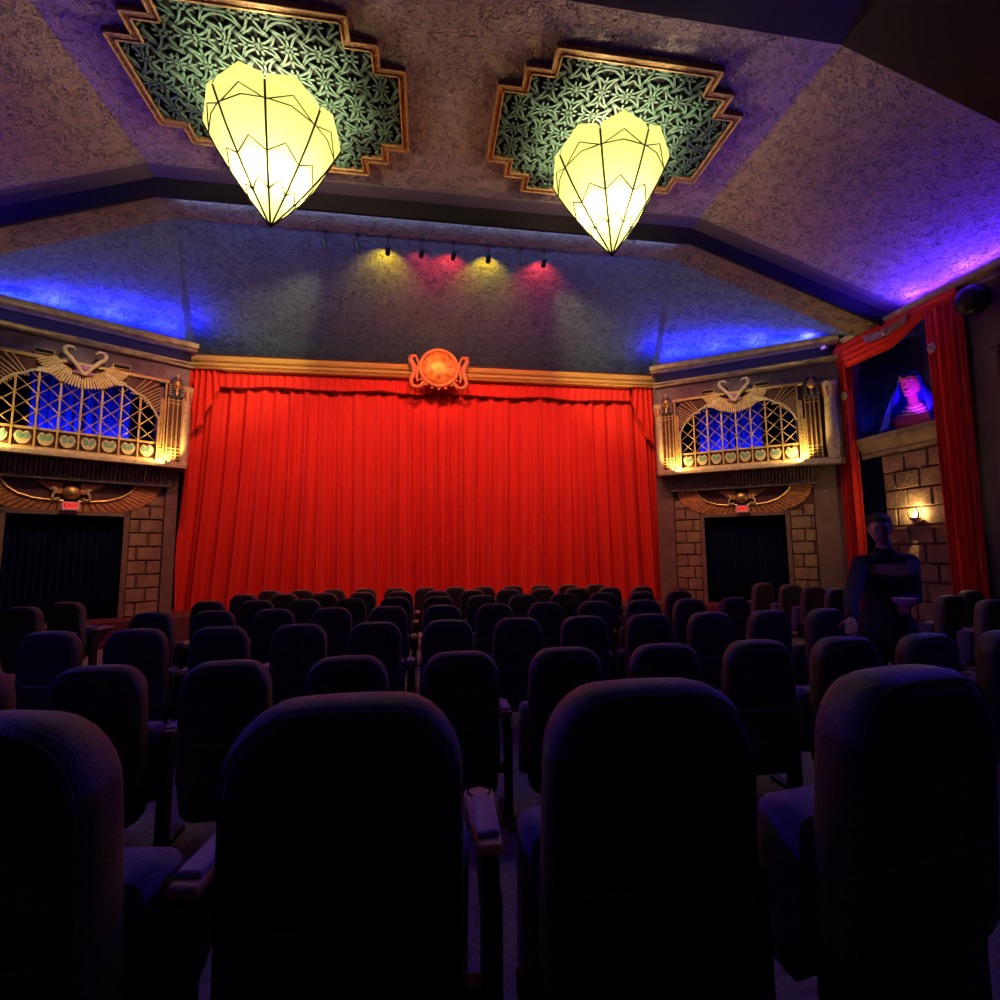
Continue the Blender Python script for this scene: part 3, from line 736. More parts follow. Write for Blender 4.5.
# ------------------------------------------------------------------ lanterns
def lantern(cx, rot):
    side = 'right' if cx > 0 else 'left'; cy = 6.1; z0 = 5.27
    root = thing('hanging_lantern', (cx, cy, z0), 'large glowing yellow leaded-glass cone lantern, %s of the pair' % side, 'lantern')
    prof = [(.012, .0), (.13, .155), (.28, .35), (.46, .61), (.62, .86), (.74, 1.08), (.80, 1.20)]
    n = 8
    def pt(a, r, z): return (cx + r*cos(a), cy + r*sin(a), z0+z)
    m = MB(); rim = 1.23
    A = [rot + 2*pi*k/n for k in range(n)]
    for k in range(n):
        a0, a1 = A[k], A[(k+1) % n]
        P = [pt(a0, r, z) for r, z in prof] ; Q = [pt(a1, r, z) for r, z in prof]
        vs = P+Q; L = len(prof)
        fs = [(i, i+1, L+i+1, L+i) for i in range(L-1)]
        # peaked petal
        mid = (Vector(P[-1])+Vector(Q[-1]))/2; cdir = Vector((mid.x-cx, mid.y-cy, 0)).normalized()
        sh0 = Vector(P[-1])*.93+Vector(Q[-1])*.07+Vector((0, 0, .10)); sh1 = Vector(Q[-1])*.93+Vector(P[-1])*.07+Vector((0, 0, .10))
        pk = mid+cdir*.02+Vector((0, 0, .24))
        vs += [tuple(sh0), tuple(pk), tuple(sh1)]
        fs.append((L-1, 2*L, 2*L+1, 2*L+2, 2*L-1))
        m.add(vs, fs)
    sh = m.build('glass_shade', M['glass'], root)
    m = MB()
    def onface(k, r_z, w, out=.006):
        """point on facet k at profile height and fraction w across"""
        a0, a1 = A[k], A[(k+1) % n]
        z = r_z
        for (r0, zz0), (r1, zz1) in zip(prof, prof[1:]):
            if zz0 <= z <= zz1 or (zz1 == prof[-1][1] and z > zz1):
                r = r0+(r1-r0)*(min(z, zz1)-zz0)/(zz1-zz0); break
        P = Vector(pt(a0, r+out, z)); Q = Vector(pt(a1, r+out, z)); return tuple(P*(1-w)+Q*w)
    for k in range(n):
        m.tube([pt(A[k], r+.004, z) for r, z in prof], .013, 6)
        for base, peak in ((.30, .41), (.62, .76)):
            m.tube([onface(k, base, 0), onface(k, base+.045, .18), onface(k, peak, .5), onface(k, base+.045, .82), onface(k, base, 1)], .0095, 5)
        m.tube([onface(k, 1.04, 0), onface(k, 1.20, .5), onface(k, 1.04, 1)], .0075, 5)
        m.tube([onface(k, 1.05, 0), onface(k, 1.10, .5), onface(k, 1.05, 1)], .0075, 5)
    m.build('lead_cames', M['lead'], root)
    m = MB(); m.ball((cx, cy, z0+.0), .022, .022, .03); m.build('finial', M['lead'], root, smooth=True)
    m = MB(); m.tube([(cx, cy, z0+.9), (cx, cy, 7.04)], .015, 8)
    for k in range(4):
        a = A[2*k]; m.tube([(cx, cy, z0+1.5), pt(a, .78, 1.2)], .006, 5)
    m.lathe([(.09, 0), (.07, .05), (.02, .07)][::-1], (cx, cy, 6.92), 12); m.build('hanging_rod', M['lead'], root)
    m = MB(); m.ball((cx, cy, z0+.60), .05, .05, .07); m.build('bulb', emis('bulb_white', (1, .85, .5), 20), root, smooth=True)
    for q in range(6):
        point_light('lantern_bulb', (cx+.20*cos(q*pi/3+rot), cy+.20*sin(q*pi/3+rot), z0+.60), 36, (1, .90, .55), .04)
    point_light('lantern_bulb', (cx, cy, z0+1.40), 115, (1, .72, .46), .16)
lantern(-2.22, radians(9)); lantern(2.22, radians(16))

# ------------------------------------------------------------------ track spotlights
red_l = (1, .03, .02); yel = (1, .44, 0)
heads = [(-2.06, None), (-1.51, None), (-.98, 'y'), (-.39, 'r2'), (.18, 'r'), (.81, 'y'), (1.43, None), (1.85, 'r')]
nm = {None: 'unlit black', 'y': 'black, yellow-beamed', 'r': 'black, red-beamed', 'r2': 'black, dimly red-beamed'}
order = ['leftmost', 'second from left', 'third from left', 'fourth from left', 'fourth from right', 'third from right', 'second from right', 'rightmost']
for i, (x, k) in enumerate(heads):
    y = 8.42; z = 6.54
    root = thing('spotlight', (x, y, 6.8), '%s ceiling spotlight, %s in the row above the stage' % ({'y': 'yellow beamed', 'r': 'red beamed', 'r2': 'dim red beamed', None: 'black'}[k], order[i]), 'spotlight', 'track spotlights under the beam')
    tx = {2: -1.18, 3: -.55, 4: .05, 5: .86, 7: 1.95}.get(i, x + (-.35 if i == 0 else .1))
    tgt = Vector((tx, 9.7, 6.35)) if k else Vector((x*.9, 10.6, 2.5))
    d = (tgt-Vector((x, y, z))).normalized(); c0 = Vector((x, y, z))
    m = MB(); m.tube([c0-d*.10, c0-d*.08, c0+d*.10], [.03, .045, .045], 12); m.build('housing', M['spot'], root, smooth=True)
    m = MB(); m.tube([(x, y, 6.8), (x, y, z)], .012, 6); m.box(x-.04, x+.04, y-.03, y+.03, 6.77, 6.80); m.build('stem', M['spot'], root)
    m = MB(); m.tube([c0+d*.092, c0+d*.103], .036, 12)
    m.build('lens', emis('lens_glow', {'y': (1, .6, .1), 'r': (1, .06, .04), 'r2': (1, .06, .04), None: (1, .05, .02)}[k], {None: .3}.get(k, 3)), root)
    if k:
        e = {'y': 170, 'r': 160, 'r2': 60}[k]
        spot_light('spotlight_beam', c0+d*.125, (tx, 9.75, 6.62), e, {'y': yel, 'r': red_l, 'r2': red_l}[k], 95, 1, .03)
strip_light('beam_fill_strip', (0, 7.835, 6.745), (0, 10.9, 6.15), Vector((8.4, 0, 0)), .05, 48, (.22, .42, 1))  # blue fill strip added to lift the centre of the cove
m = MB(); m.strip(lip(7.772, 6.81, XK), lip(7.772, 6.72, XK), (0, .05, 0)); struct(m.build('trim_60', M['black']))  # black housing added for the fill strip
# red and amber wash on the stage curtain from the same bar
for i, x in enumerate((-4.2, -2.1, 0, 2.1, 4.2)):
    spot_light('stage_wash', (x, 8.6, 6.45), (x*1.12, 11.8, 1.6), 390, (1, .27, .13), 100, .9, .02)
spot_light('stage_wash', (-.2, 8.6, 6.5), (0, 11.6, 5.4), 260, (1, .38, .10), 34, 1, .02)
for sg in (1, -1):
    spot_light('added_balcony_wash', (sg*4.6, 8.0, 6.5), BP(sg, 1.8, 0, 3.6), 300, (1, .70, .40), 46, .8, .02)  # warm spot added to brighten the balcony, has no fixture
    spot_light('cornice_wash', (sg*1.6, 8.6, 6.5), (sg*4.3, 11.5, 5.55), 520, (1, .72, .25), 44, 1, .02)
# ------------------------------------------------------------------ right wall niche
# sill and stone pier
root = thing('stone_pier', (8.5, 7.7, -.4), 'sandstone block pier with moulded sill under the purple statue', 'pier')
m = MB(lambda s, d, z: (XW-.02+d, s, z)); stonewall(m, 7.09, 8.24, zfl(8), 2.98, .0, None, 11, bh=.34, bw=.46, th=.035); m.build('stone_blocks', M['stone'], root)
m = MB(); m.box(XW-.02, XW+.6, 7.09, 8.26, zfl(8), 3.0); m.build('mortar_core', M['mortar'], root)
m = MB()
pf = [(XW+.82, 3.0), (XW-.04, 3.0), (XW-.06, 3.07), (XW-.05, 3.10), (XW-.09, 3.18), (XW-.14, 3.30), (XW-.15, 3.41), (XW+.82, 3.41)]
P1 = [(a, 7.08, b) for a, b in pf]; m.prism(P1, (0, 1.58, 0))
m.build('sill', M['cream'] if 0 else mat('sill_stone', (.36, .26, .15), .8, bump=.8, bscale=9, var=.5, vscale=5), root)
m = MB(lambda s, d, z: (XW-.06+d, s, z)); m.grid(lambda u, v: (8.27+.42*u, .03*sin(u*30)+.06, -.42+3.4*v), 30, 3)
tag(m.build('side_curtain', M['navy'], smooth=True, solid=.01), 'narrow black curtain left of the stone pier, behind the red drape', 'curtain')
# red drapes
root = thing('niche_drapery', (8.4, 7.8, 0), 'red swagged drapery framing the statue niche in the right wall', 'curtain')
def drape(y0, y1, y0b, y1b, z0, z1, x, name, nf):
    m = MB()
    def fn(u, v):
        y = (y0b+(y1b-y0b)*u)*(1-v) + (y0+(y1-y0)*u)*v
        return (x - .05 + .05*sin(2*pi*nf*u+.4) + .02*sin(2*pi*nf*2.3*u), y, z0+(z1-z0)*v)
    m.grid(fn, 60, 6); return m.build(name, M['red'], root, smooth=True, solid=.012)
drape(8.70, 9.08, 8.70, 9.08, zfl(9), 5.42, XW-.08, 'side_drape', 4)
drape(6.50, 7.06, 6.58, 7.06, zfl(7), 5.44, XW-.10, 'side_drape', 4)
m = MB()
def fn(u, v):   # swag
    y = 9.09 - 2.60*u
    zb = 4.93 + .10*max(0, 1-u/.12)
    if u > .52: zb += .36*((min(u, .80)-.52)/.28)**1.3
    z = 5.53 - (5.53-zb)*(1-v)
    amp = .05*sin(pi*min(1, u/.80)) if u < .8 else 0
    return (XW-.16 - .06*sin(pi*(1-v)) - amp*abs(sin(4.5*pi*(1-v)**1.3)), y, z)
m.grid(fn, 50, 36); m.build('swag', M['red'], root, smooth=True, solid=.012)
m = MB(); m.tube([(XW-.20, 8.74+.25*sin(i/3)*.03, 5.05-i*.05) for i in range(12)], [.03+.008*sin(i*2) for i in range(12)], 8); m.build('tassel_cord', M['red'], root, smooth=True)
# winged ornament on swag
o_ = thing('winged_ornament', (8.2, 7.9, 5.35), 'small gilded winged ornament pinned to the red swag over the niche', 'ornament')
WT = lambda s, d, z: (XW-.30+d, 7.72-s*.8, 5.28+z*.8+.02*s)
m = MB(WT); m.ball((0, 0, -.02), .07, .05, .10); m.build('body', M['gold'], o_, smooth=True)
for s2 in (-1, 1):
    m = MB(WT)
    for i in range(8):
        t = i/8; m.prism([(s2*(.04+.55*t), 0, .04+.10*t), (s2*(.04+.55*(t+.11)), 0, .05+.10*t), (s2*(.04+.50*(t+.10)), 0, -.14+.10*t), (s2*(.04+.48*t), 0, -.15+.08*t)], (0, .03, 0))
    m.build('wing', M['gold'], o_)
for k, (y, z, where) in enumerate(((8.80, 4.37, 'left'), (6.97, 4.63, 'right'))):
    o_ = thing('tieback_rosette', (8.3, y, z), 'pale rosette on the %s red drape of the niche' % where, 'rosette')
    m = MB(); 
    for q in range(6): m.ball((XW-.21, y+.045*cos(q*pi/3), z+.06*sin(q*pi/3)), .02, .035, .04, 8, 5)
    m.build('petals', M['cream'], o_, smooth=True)
    m = MB(); m.ball((XW-.235, y, z), .02, .025, .028, 8, 5); m.build('centre', M['gold'], o_, smooth=True)
# statue bust
sx, sy, sz = 8.80, 7.80, 3.46
root = thing('statue_bust', (sx, sy, sz), 'purple lit bust of a veiled woman on the stone sill in the niche', 'statue')
def ST(a, d, z):   # a to the camera's right, d away
    a *= 1.32; d *= 1.32; z *= 1.32
    return (sx + .45*a + .89*d, sy - .89*a + .45*d, sz+z)
m = MB(ST)
m.capsule((-.17, .02, .12), (.17, .02, .12), .11, .11); m.capsule((0, .02, .14), (0, .02, .28), .13, .11)
m.capsule((0, 0, .25), (-.02, 0, .48), .068, .062)
m.ball((-.02, 0, .62), .112, .125, .155, 18, 12); m.ball((-.03, -.03, .55), .085, .10, .09)
m.capsule((-.050, -.125, .645), (-.058, -.155, .585), .014, .022); m.ball((-.05, -.125, .535), .034, .02, .011); m.ball((-.05, -.12, .515), .028, .02, .011)
m.ball((-.045, -.11, .475), .035, .03, .028); m.ball((-.035, -.105, .68), .085, .04, .022)
m.ball((-.09, -.10, .645), .022, .02, .011); m.ball((-.005, -.112, .648), .024, .02, .011)
m.build('bust', M['face'], root, remesh=.010)
m = MB(ST)
for zz, c in ((.655, -.09), (.655, -.005)): m.ball((c, -.120 if c > -.05 else -.108, zz-.004), .017, .014, .007, 8, 5)
m.ball((-.05, -.140, .527), .024, .012, .004, 8, 4)
for c in (-.09, -.005): m.ball((c, -.135 if c > -.05 else -.122, .682), .028, .012, .006, 8, 4)
m.build('painted_eyes', M['black'], root, smooth=True)
m = MB(ST)
prof = []
def vf(u, v):
    # headcloth: wraps the back of the head, falls over the shoulders
    a = radians(-42-14*v) + radians(264+28*v)*u; 
    z = .86 - .84*v
    if v < .22: r = .145*sqrt(max(0, 1-(1-v/.22)**2)) + .002
    else: r = .148 + .27*((v-.22)/.78)**.9
    ry = r*(.98-.25*v)
    return (-.02 + r*sin(a+pi/2*0)*-1 if 0 else -.02+r*cos(a), .02+ry*sin(a)*1.0, z-.02)
m.grid(vf, 36, 26); m.build('veil', M['veil'], root, smooth=True, solid=.015)
m = MB(ST); m.tube([(-.03+.118*cos(radians(a)), -.0+.13*sin(radians(a)), .715+.0) for a in range(180, 361, 15)], .012, 6); m.ball((-.09, -.14, .735), .018, .02, .03); m.build('headband', M['gold'], root, smooth=True)
m = MB(ST)
for r, z in ((.09, .32), (.13, .27), (.17, .22)): m.tube([(r*cos(radians(a)), -.02+r*.9*sin(radians(a)), z-.05*abs(sin(radians(a)))) for a in range(190, 351, 16)], .016, 6)
m.build('collar', mat('collar_paint', (.9, .5, .7), .4), root, smooth=True)
spot_light('niche_beam', (8.50, 8.50, 3.6), ST(-.05, 0, .5), 60, (.20, .03, 1), 60, .7, .03)
spot_light('niche_beam', (8.48, 7.3, 3.6), ST(.0, 0, .5), 45, (.35, .03, 1), 60, .7, .03)
spot_light('niche_beam', (8.75, 8.7, 3.5), (9.2, 8.6, 4.7), 12, (.02, .05, 1), 110, .9, .03)
# sconce on the pier
root = thing('wall_sconce', (8.4, 7.75, 1.7), 'small glowing wall sconce with modelled horn shadows on the sandstone pier', 'lamp')
lx, ly, lz = XW-.15, 7.60, 1.74
m = MB(); m.lathe([(.015, -.10), (.05, -.05), (.085, .0), (.09, .015), (.0862, .015)], (lx, ly, lz), 14); m.box(lx, XW-.04, ly-.03, ly+.03, lz-.05, lz+.0); m.build('bowl', mat('sconce_cream', (.7, .6, .35), .5), root)
m = MB(); m.tube([(lx, ly+.08, lz+.0), (lx, ly+.13, lz+.07), (lx, ly+.12, lz+.15)], [.012, .010, .004], 6); m.tube([(lx, ly-.05, lz+.0), (lx, ly-.07, lz+.10), (lx, ly-.03, lz+.20)], [.02, .016, .005], 6); m.build('horn_shadows', M['spot'], root)  # dark solid shapes stand in for the sconce's horn-like shadows
m = MB(); m.ball((lx, ly, lz+.045), .03, .03, .05); m.build('bulb', emis('sconce_bulb', (1, .8, .4), 25), root, smooth=True)
point_light('sconce_glow', (lx-.01, ly, lz+.10), 26, (1, .66, .28), .03)
spot_light('sconce_glow', (lx-.02, ly+.02, lz-.14), (XW-.03, ly+.22, lz-.8), 14, (1, .66, .28), 22, .4, .01)
m = MB(); m.box(XW-.09, XW-.02, 7.09, 8.25, 1.56, 1.60); struct(m.build('trim_9', M['stone']))
# loudspeaker, sensor box, picture frame
root = thing('wall_speaker', (8.2, 6.25, 5.1), 'black rounded loudspeaker high on the right wall beside the red drape', 'speaker')
m = MB(); m.ball((8.22, 6.22, 5.10), .22, .23, .24, 20, 14); m.build('cabinet', M['spot'], root, smooth=True)
m = MB(); m.tube([(8.22, 6.22, 5.1), (8.52, 6.22, 5.14)], .03, 8); m.build('bracket', M['spot'], root)
m = MB(); 
m.tube([(8.22-.10, 6.22-.14, 5.10-.05), (8.22-.135, 6.22-.19, 5.10-.065)], [.12, .10], 16); m.build('cone', M['black'], root)
root = thing('sensor_box', (8.25, 9.0, 5.5), 'small white box on the corner beside the red swag', 'box')
m = MB(); m.box(8.10, 8.20, 8.98, 9.10, 5.47, 5.57); m.build('casing', M['white'], root, bevel=.012)
m = MB(); m.box(8.13, 8.17, 8.972, 8.982, 5.50, 5.54); m.build('lens', M['grey'], root)
root = thing('picture_frame', (8.48, 5.7, 3.2), 'ornate bronze picture frame on the right wall, cut by the photo edge', 'picture frame')
m = MB()
fy0, fy1, fz0, fz1 = 5.25, 6.16, 3.25, 4.25
for a, b, c, d in ((fy0, fy0+.09, fz0, fz1), (fy1-.09, fy1, fz0, fz1), (fy0, fy1, fz0, fz0+.09), (fy0, fy1, fz1-.09, fz1)): m.box(XW-.07, XW, a, b, c, d)
for i in range(12):
    m.ball((XW-.075, fy1-.045, fz0+.05+i*.08), .02, .03, .035, 6, 4)
m.ball((XW-.06, fy1-.02, fz1+.02), .04, .07, .08, 8, 6); m.ball((XW-.06, fy1-.02, fz0-.02), .04, .07, .07, 8, 6)
m.build('moulding', mat('bronze_dark', (.12, .07, .05), .5, metal=.4, bump=.5, bscale=30), root)
m = MB(); m.box(XW-.02, XW-.005, fy0+.08, fy1-.08, fz0+.08, fz1-.08); m.build('picture', mat('dark_canvas', (.05, .035, .03), .6, var=.5, vscale=6), root)
# ------------------------------------------------------------------ seats
def rrect(w, h, rt, rb, taper=0, crown=0, n=7):
    """rounded outline, z from 0 to h, narrower at the top by taper"""
    P = []
    for cx, cz, r, a0 in ((w/2-rb, rb, rb, -pi/2), (w/2-rt, h-rt, rt, 0), (-w/2+rt, h-rt, rt, pi/2), (-w/2+rb, rb, rb, pi)):
        for i in range(n):
            a = a0 + (pi/2)*i/(n-1); P.append([cx+r*cos(a), cz+r*sin(a)])
    # a few points along the top for the crown
    out = []
    for i, p in enumerate(P):
        out.append(p)
        if i == 2*n-1:
            q = P[i+1]
            for t in (.2, .4, .6, .8): out.append([p[0]+(q[0]-p[0])*t, h])
    for p in out:
        t = p[1]/h
        p[0] *= 1 - taper*t
        p[1] += crown*(1-(2*p[0]/w)**2)*max(0, t-.7)/.3
    return out
def pillow(m, outl, layers, T):
    cx = 0; cz = sum(p[1] for p in outl)/len(outl); zmid = (max(p[1] for p in outl)+min(p[1] for p in outl))/2
    hw = max(p[0] for p in outl); hz = max(p[1] for p in outl)-zmid
    vs = []; n = len(outl)
    for y, ins in layers:
        for x, z in outl:
            vs.append(T(x*(1-ins/hw), y, zmid+(z-zmid)*(1-ins/hz)))
    fs = []
    for l in range(len(layers)-1):
        for i in range(n):
            fs.append((l*n+i, l*n+(i+1) % n, (l+1)*n+(i+1) % n, (l+1)*n+i))
    fs.append(list(range(n))[::-1]); fs.append([(len(layers)-1)*n+i for i in range(n)])
    m.add(vs, fs)
def make_seat():
    """origin on the floor below the top ridge of the back; faces +y"""
    root = thing('theatre_seat', (0, 0, 0), 'seat', 'seat')
    rec = lambda x, y, z: (x, y + .10*(1-z/.95) + .02 - .02*sin(pi*z), z)
    T = lambda x, y, z: rec(x, y, z+.33)
    m = MB(); ol = rrect(.492, .645, .128, .06, .05, .018)
    pillow(m, ol, [(-.050, .05), (-.046, .022), (-.035, .008), (-.015, 0), (.015, .0), (.05, .004), (.075, .018), (.092, .05), (.098, .10)], T)
    back = m.build('backrest', M['seat'], root, smooth=True); back.data.set_sharp_from_angle(angle=radians(80))
    m = MB(); ol = rrect(.452, .595, .115, .06, .05, .015)
    T2 = lambda x, y, z: rec(x, y, z+.345)
    pillow(m, ol, [(-.02, 0), (-.056, .0), (-.060, .006), (-.061, .03)], T2)
    m.build('rear_panel', M['shell'], back, smooth=True)
    m = MB(); ol = rrect(.467, .62, .122, .06, .05, .016)
    pts = [T(x, -.050, z+.008) for x, z in ol]
    m.tube(pts, .004, 5, closed=True); m.build('piping', M['piping'], back, smooth=True)
    m = MB(); m.tube([rec(x, -.058, .585-.01*cos(x*6)+.012*0) for x in [-.17+.034*i for i in range(11)]], .0045, 5); m.build('seam_strip', M['seam'], back)
    # lower rear shell
    m = MB(); ol = rrect(.47, .34, .05, .08, 0, 0); T3 = lambda x, y, z: rec(x, y, z+.16)
    pillow(m, ol, [(-.045, .03), (-.035, .005), (.0, 0), (.05, .005), (.06, .03)], T3); m.build('lower_shell', M['shell'], root, smooth=True)
    # tipped-up cushion
    TC = lambda x, y, z: (x, .235 + y - .10*(z), .22 + z)
    m = MB(); ol = rrect(.525, .42, .035, .05, 0, 0)
    pillow(m, ol, [(-.07, .05), (-.062, .015), (-.03, .0), (.035, 0), (.065, .015), (.075, .05)], TC); m.build('seat_cushion', M['cush'], root, smooth=True)
    # iron pedestal + arm on the right
    ax = .3125
    m = MB(); m.box(ax-.02, ax+.02, .10, .20, .02, .52); m.box(ax-.03, ax+.03, -.02, .36, 0, .025); m.box(-.28, ax, .14, .18, .26, .31); m.build('pedestal', M['metal'], root)
    m = MB(); ol = []
    P = [(ax-.032, .17), (ax+.032, .17)] + [(ax+.038, .40)] + [(ax+.044*cos(t*pi/6), .43+.05*sin(t*pi/6)) for t in range(0, 7)] + [(ax-.038, .40)]
    m.prism([(a, b-.02, .575) for a, b in P], (0, 0, .03)); arm = m.build('armrest', M['ring'], root, bevel=.008)
    m = MB(); m.box(ax-.029, ax+.029, .175, .36, .603, .622); m.build('arm_pad', M['pad'], arm, bevel=.012)
    m = MB(); m.lathe([(.033, -.06), (.036, .002), (.030, .002), (.028, -.05)], (ax, .41, .606), 18); m.build('cup_holder', M['black'], arm, smooth=True)
    m = MB(); m.prism([(ax-.018, .13, .575), (ax-.018, .42, .575), (ax-.018, .20, .38), (ax-.018, .13, .36)], (.036, 0, 0)); m.build('arm_bracket', M['metal'], root)
    return root
proto = make_seat()
def copy_seat(first=[True]):
    if first[0]: first[0] = False; return proto
    r = proto.copy(); COL.objects.link(r)
    for ch in proto.children:
        c_ = ch.copy(); COL.objects.link(c_); c_.parent = r
        for g in ch.children:
            d = g.copy(); COL.objects.link(d); d.parent = c_
    return r
rows = []
rows.append(('nearest', [(-1.12, 1.08), (-.45, 1.08), (.205, 1.08), (.89, 1.08)], -.07))
base = [-.09 + .625*i for i in range(-8, 8)]
rows.append(('second', [(x, 2.90) for x in base if -2.7 < x < 3.9], None))
rows.append(('third', [(x, 4.45) for x in base if -3.4 < x < 3.9], None))
rows.append(('fourth', [(x, 5.93) for x in base if -3.4 < x < 3.75], None))
rows.append(('fifth', [(x, 7.35) for x in base if -3.4 < x < 3.7], None))
rows.append(('sixth', [(x, 8.70) for x in base if -3.5 < x < 3.7], None))
rows.append(('farthest', [(-3.11 + .566*i, 9.70) for i in range(12)], None))
ordn = ['first', 'second', 'third', 'fourth', 'fifth', 'sixth', 'seventh', 'eighth', 'ninth', 'tenth', 'eleventh', 'twelfth', 'thirteenth']
NL = ['dark high-backed seat in the nearest row, leftmost, cut by the photo edge', 'large dark seat in the nearest row, left of the cup-holder armrest', 'large dark seat in the nearest row, right of the cup-holder armrest', 'dark seat with blue-lit left flank in the nearest row, far right', 'dark seat in the nearest row, outside the right edge']
rnd = random.Random(5)
for name, L, z in rows:
    k = 0; vis = [p for p in L]
    for i, (x, y) in enumerate(L):
        o = copy_seat(); zf = zfl(y) if z is None else z
        # rows bend gently towards the stage centre at their ends
        yy = y; rz = 0
        if name != 'nearest' and abs(x) > 2.6:
            e = abs(x)-2.6; rz = (1 if x > 0 else -1)*radians(5+5*e)
        o.location = (x, yy, zf); o.rotation_euler = (0, 0, rz + (radians(rnd.uniform(-1, 1)) if name != 'nearest' else {0: radians(-8), 3: radians(9)}.get(i, 0)))
        if name == 'nearest': o['label'] = NL[i]
        else: o['label'] = 'dark upholstered theatre seat, %s from the left in the %s row of the centre block' % (ordn[i], name)
        o['group'] = 'seats of the %s row' % name
        o.scale = (1, 1, 1) if name == 'nearest' else ((.90, .94, 1) if name == 'farthest' else (.94, .96, 1))
side = [(6.30, 8.95, 10, 'right block near the right doorway, farthest from the camera'), (6.40, 8.33, 10, 'right block near the right doorway, second farthest'), (6.34, 7.71, 10, 'right block near the right doorway, third farthest'), (6.24, 7.09, 10, 'right block near the right doorway, fourth farthest'),
        (6.40, 5.50, 14, 'right block beside the standing person, farther one'), (6.15, 4.84, 14, 'right block beside the standing person, nearer one'), (7.55, 6.15, 14, 'right block at the foot of the red drape'),
        (-5.23, 7.80, -10, 'left block before the left doorway, farther one'), (-5.30, 7.12, -10, 'left block before the left doorway, nearer one')]
for x, y, a, lab in side:
    o = copy_seat(); o.location = (x, y, zfl(y)); o.rotation_euler = (0, 0, radians(a)); o['label'] = 'dark seat in the ' + lab; o['group'] = 'seats of the side blocks'

# ------------------------------------------------------------------ standing person
pz = zfl(3.6)
root = thing('person', (3.45, 3.68, pz), 'person in a dark jacket standing among the seats, one hand on a seat back', 'person')
# facing the camera's left; a = their right hand side seen on the left of the picture
def PT(a, d, z): return (3.50 + .80*a + .55*d, 3.66 - .50*a + .80*d, pz + z)
hipL, hipR = (-.09, .02, .95), (.09, .02, .95)
hx = -.04
m = MB()
Pt = PT
def cap(mb, a, b, ra, rb, seg=12): mb.capsule(Pt(*a), Pt(*b), ra, rb, seg)
def W(p):  # world -> keep
    return p
handR = Vector((2.56, 3.02, .700)); handL = Vector((3.36, 3.36, .80))
shR = Vector(Pt(-.175, -.12, 1.45)); shL = Vector(Pt(.175, -.10, 1.46))
def elbow(s, h, bend):
    mid = (s+h)/2; return mid + Vector(bend)
elR = elbow(shR, handR, (-.02, .03, -.05)); elL = elbow(shL, handL, (.14, .08, -.14))
wrR = handR + (elR-handR).normalized()*.09; wrL = handL + (elL-handL).normalized()*.09
# legs, pelvis, trunk, neck
for s2 in (-1, 1):
    cap(m, (s2*.09, .02, .93), (s2*.11, .02, .50), .085, .058); cap(m, (s2*.11, .02, .50), (s2*.12, .05, .09), .055, .038)
    cap(m, (s2*.12, .05, .05), (s2*.13, -.12, .035), .042, .032)
cap(m, (-.07, .02, .96), (.07, .02, .96), .12, .12); cap(m, (0, .01, .98), (0, -.05, 1.25), .135, .13)
cap(m, (-.08, -.07, 1.36), (.08, -.07, 1.36), .13, .13); cap(m, (-.14, -.10, 1.44), (.14, -.09, 1.44), .06, .06)
cap(m, (0, -.10, 1.48), (0, -.13, 1.62), .058, .052)
for s_, e_, w_ in ((shR, elR, wrR), (shL, elL, wrL)):
    m.capsule(s_, e_, .052, .040); m.capsule(e_, w_, .039, .026)
# hands: palm + five fingers
def hand(mb, w, h, side, curl):
    f = (h-w).normalized(); upv = Vector((0, 0, 1)); sd = f.cross(upv).normalized()*side; nr = sd.cross(f).normalized()*side
    c = w + f*.05; mb.capsule(w, c, .026, .026)
    for q in (-1, 0, 1): mb.capsule(w+f*.02+sd*q*.016, w+f*.085+sd*q*.026, .015, .012, 8)
    for q, L in ((-1.5, .060), (-.5, .074), (.5, .078), (1.5, .068)):
        b = w+f*.088+sd*q*.0195; k1 = b+f*L*.5-nr*curl*.4*L; k2 = k1+f*L*.35-nr*curl*L*.7
        mb.capsule(b, k1, .0090, .0085, 8); mb.capsule(k1, k2, .0085, .0070, 8)
    b = w+f*.025+sd*.028; k1 = b+f*.030+sd*.032-nr*.008; mb.capsule(b, k1, .012, .010, 8); mb.capsule(k1, k1+f*.030+sd*.004-nr*.01, .010, .008, 8)
hand(m, wrR, handR, 1, .5); hand(m, wrL, handL, -1, 1.0)
# head, turned down and to the left of the picture
hc = Vector(Pt(-.03, -.17, 1.73)); fdir = Vector((-.62, -.76, -.18)).normalized(); sdir = fdir.cross(Vector((0, 0, 1))).normalized(); udir = sdir.cross(fdir).normalized()
def H(a, f_, u_): return tuple(hc + sdir*a + fdir*f_ + udir*u_)
def hb(mb, a, f_, u_, ra, rf, ru, seg=14, rings=9):
    t = MB(); t.ball((0, 0, 0), ra, rf, ru, seg, rings); mb.add([H(a+p[0], f_+p[1], u_+p[2]) for p in t.v], t.f)
hb(m, 0, 0, .01, .076, .094, .105, 20, 14); hb(m, 0, .03, -.05, .058, .062, .068)
hb(m, 0, .09, -.015, .012, .024, .020); hb(m, 0, .082, .012, .008, .016, .030); hb(m, 0, .078, -.058, .024, .014, .009); hb(m, 0, .072, -.092, .022, .020, .018)
hb(m, 0, .078, .035, .050, .016, .010)
for q in (-1, 1): hb(m, q*.078, -.01, -.005, .010, .020, .032); hb(m, q*.03, .083, .017, .015, .008, .009)
m.build('body', M['skin'], root, remesh=.007)
m = MB()
for q in (-1, 1): hb(m, q*.030, .089, .017, .009, .004, .005, 8, 5)
m.build('eyes', M['black'], root, smooth=True)
m = MB(); hb(m, 0, -.022, .040, .088, .092, .095, 20, 12); hb(m, 0, -.06, -.02, .070, .055, .08); hb(m, 0, .045, .085, .055, .04, .03)
m.build('hair', M['hair'], root, remesh=.012)
m = MB()
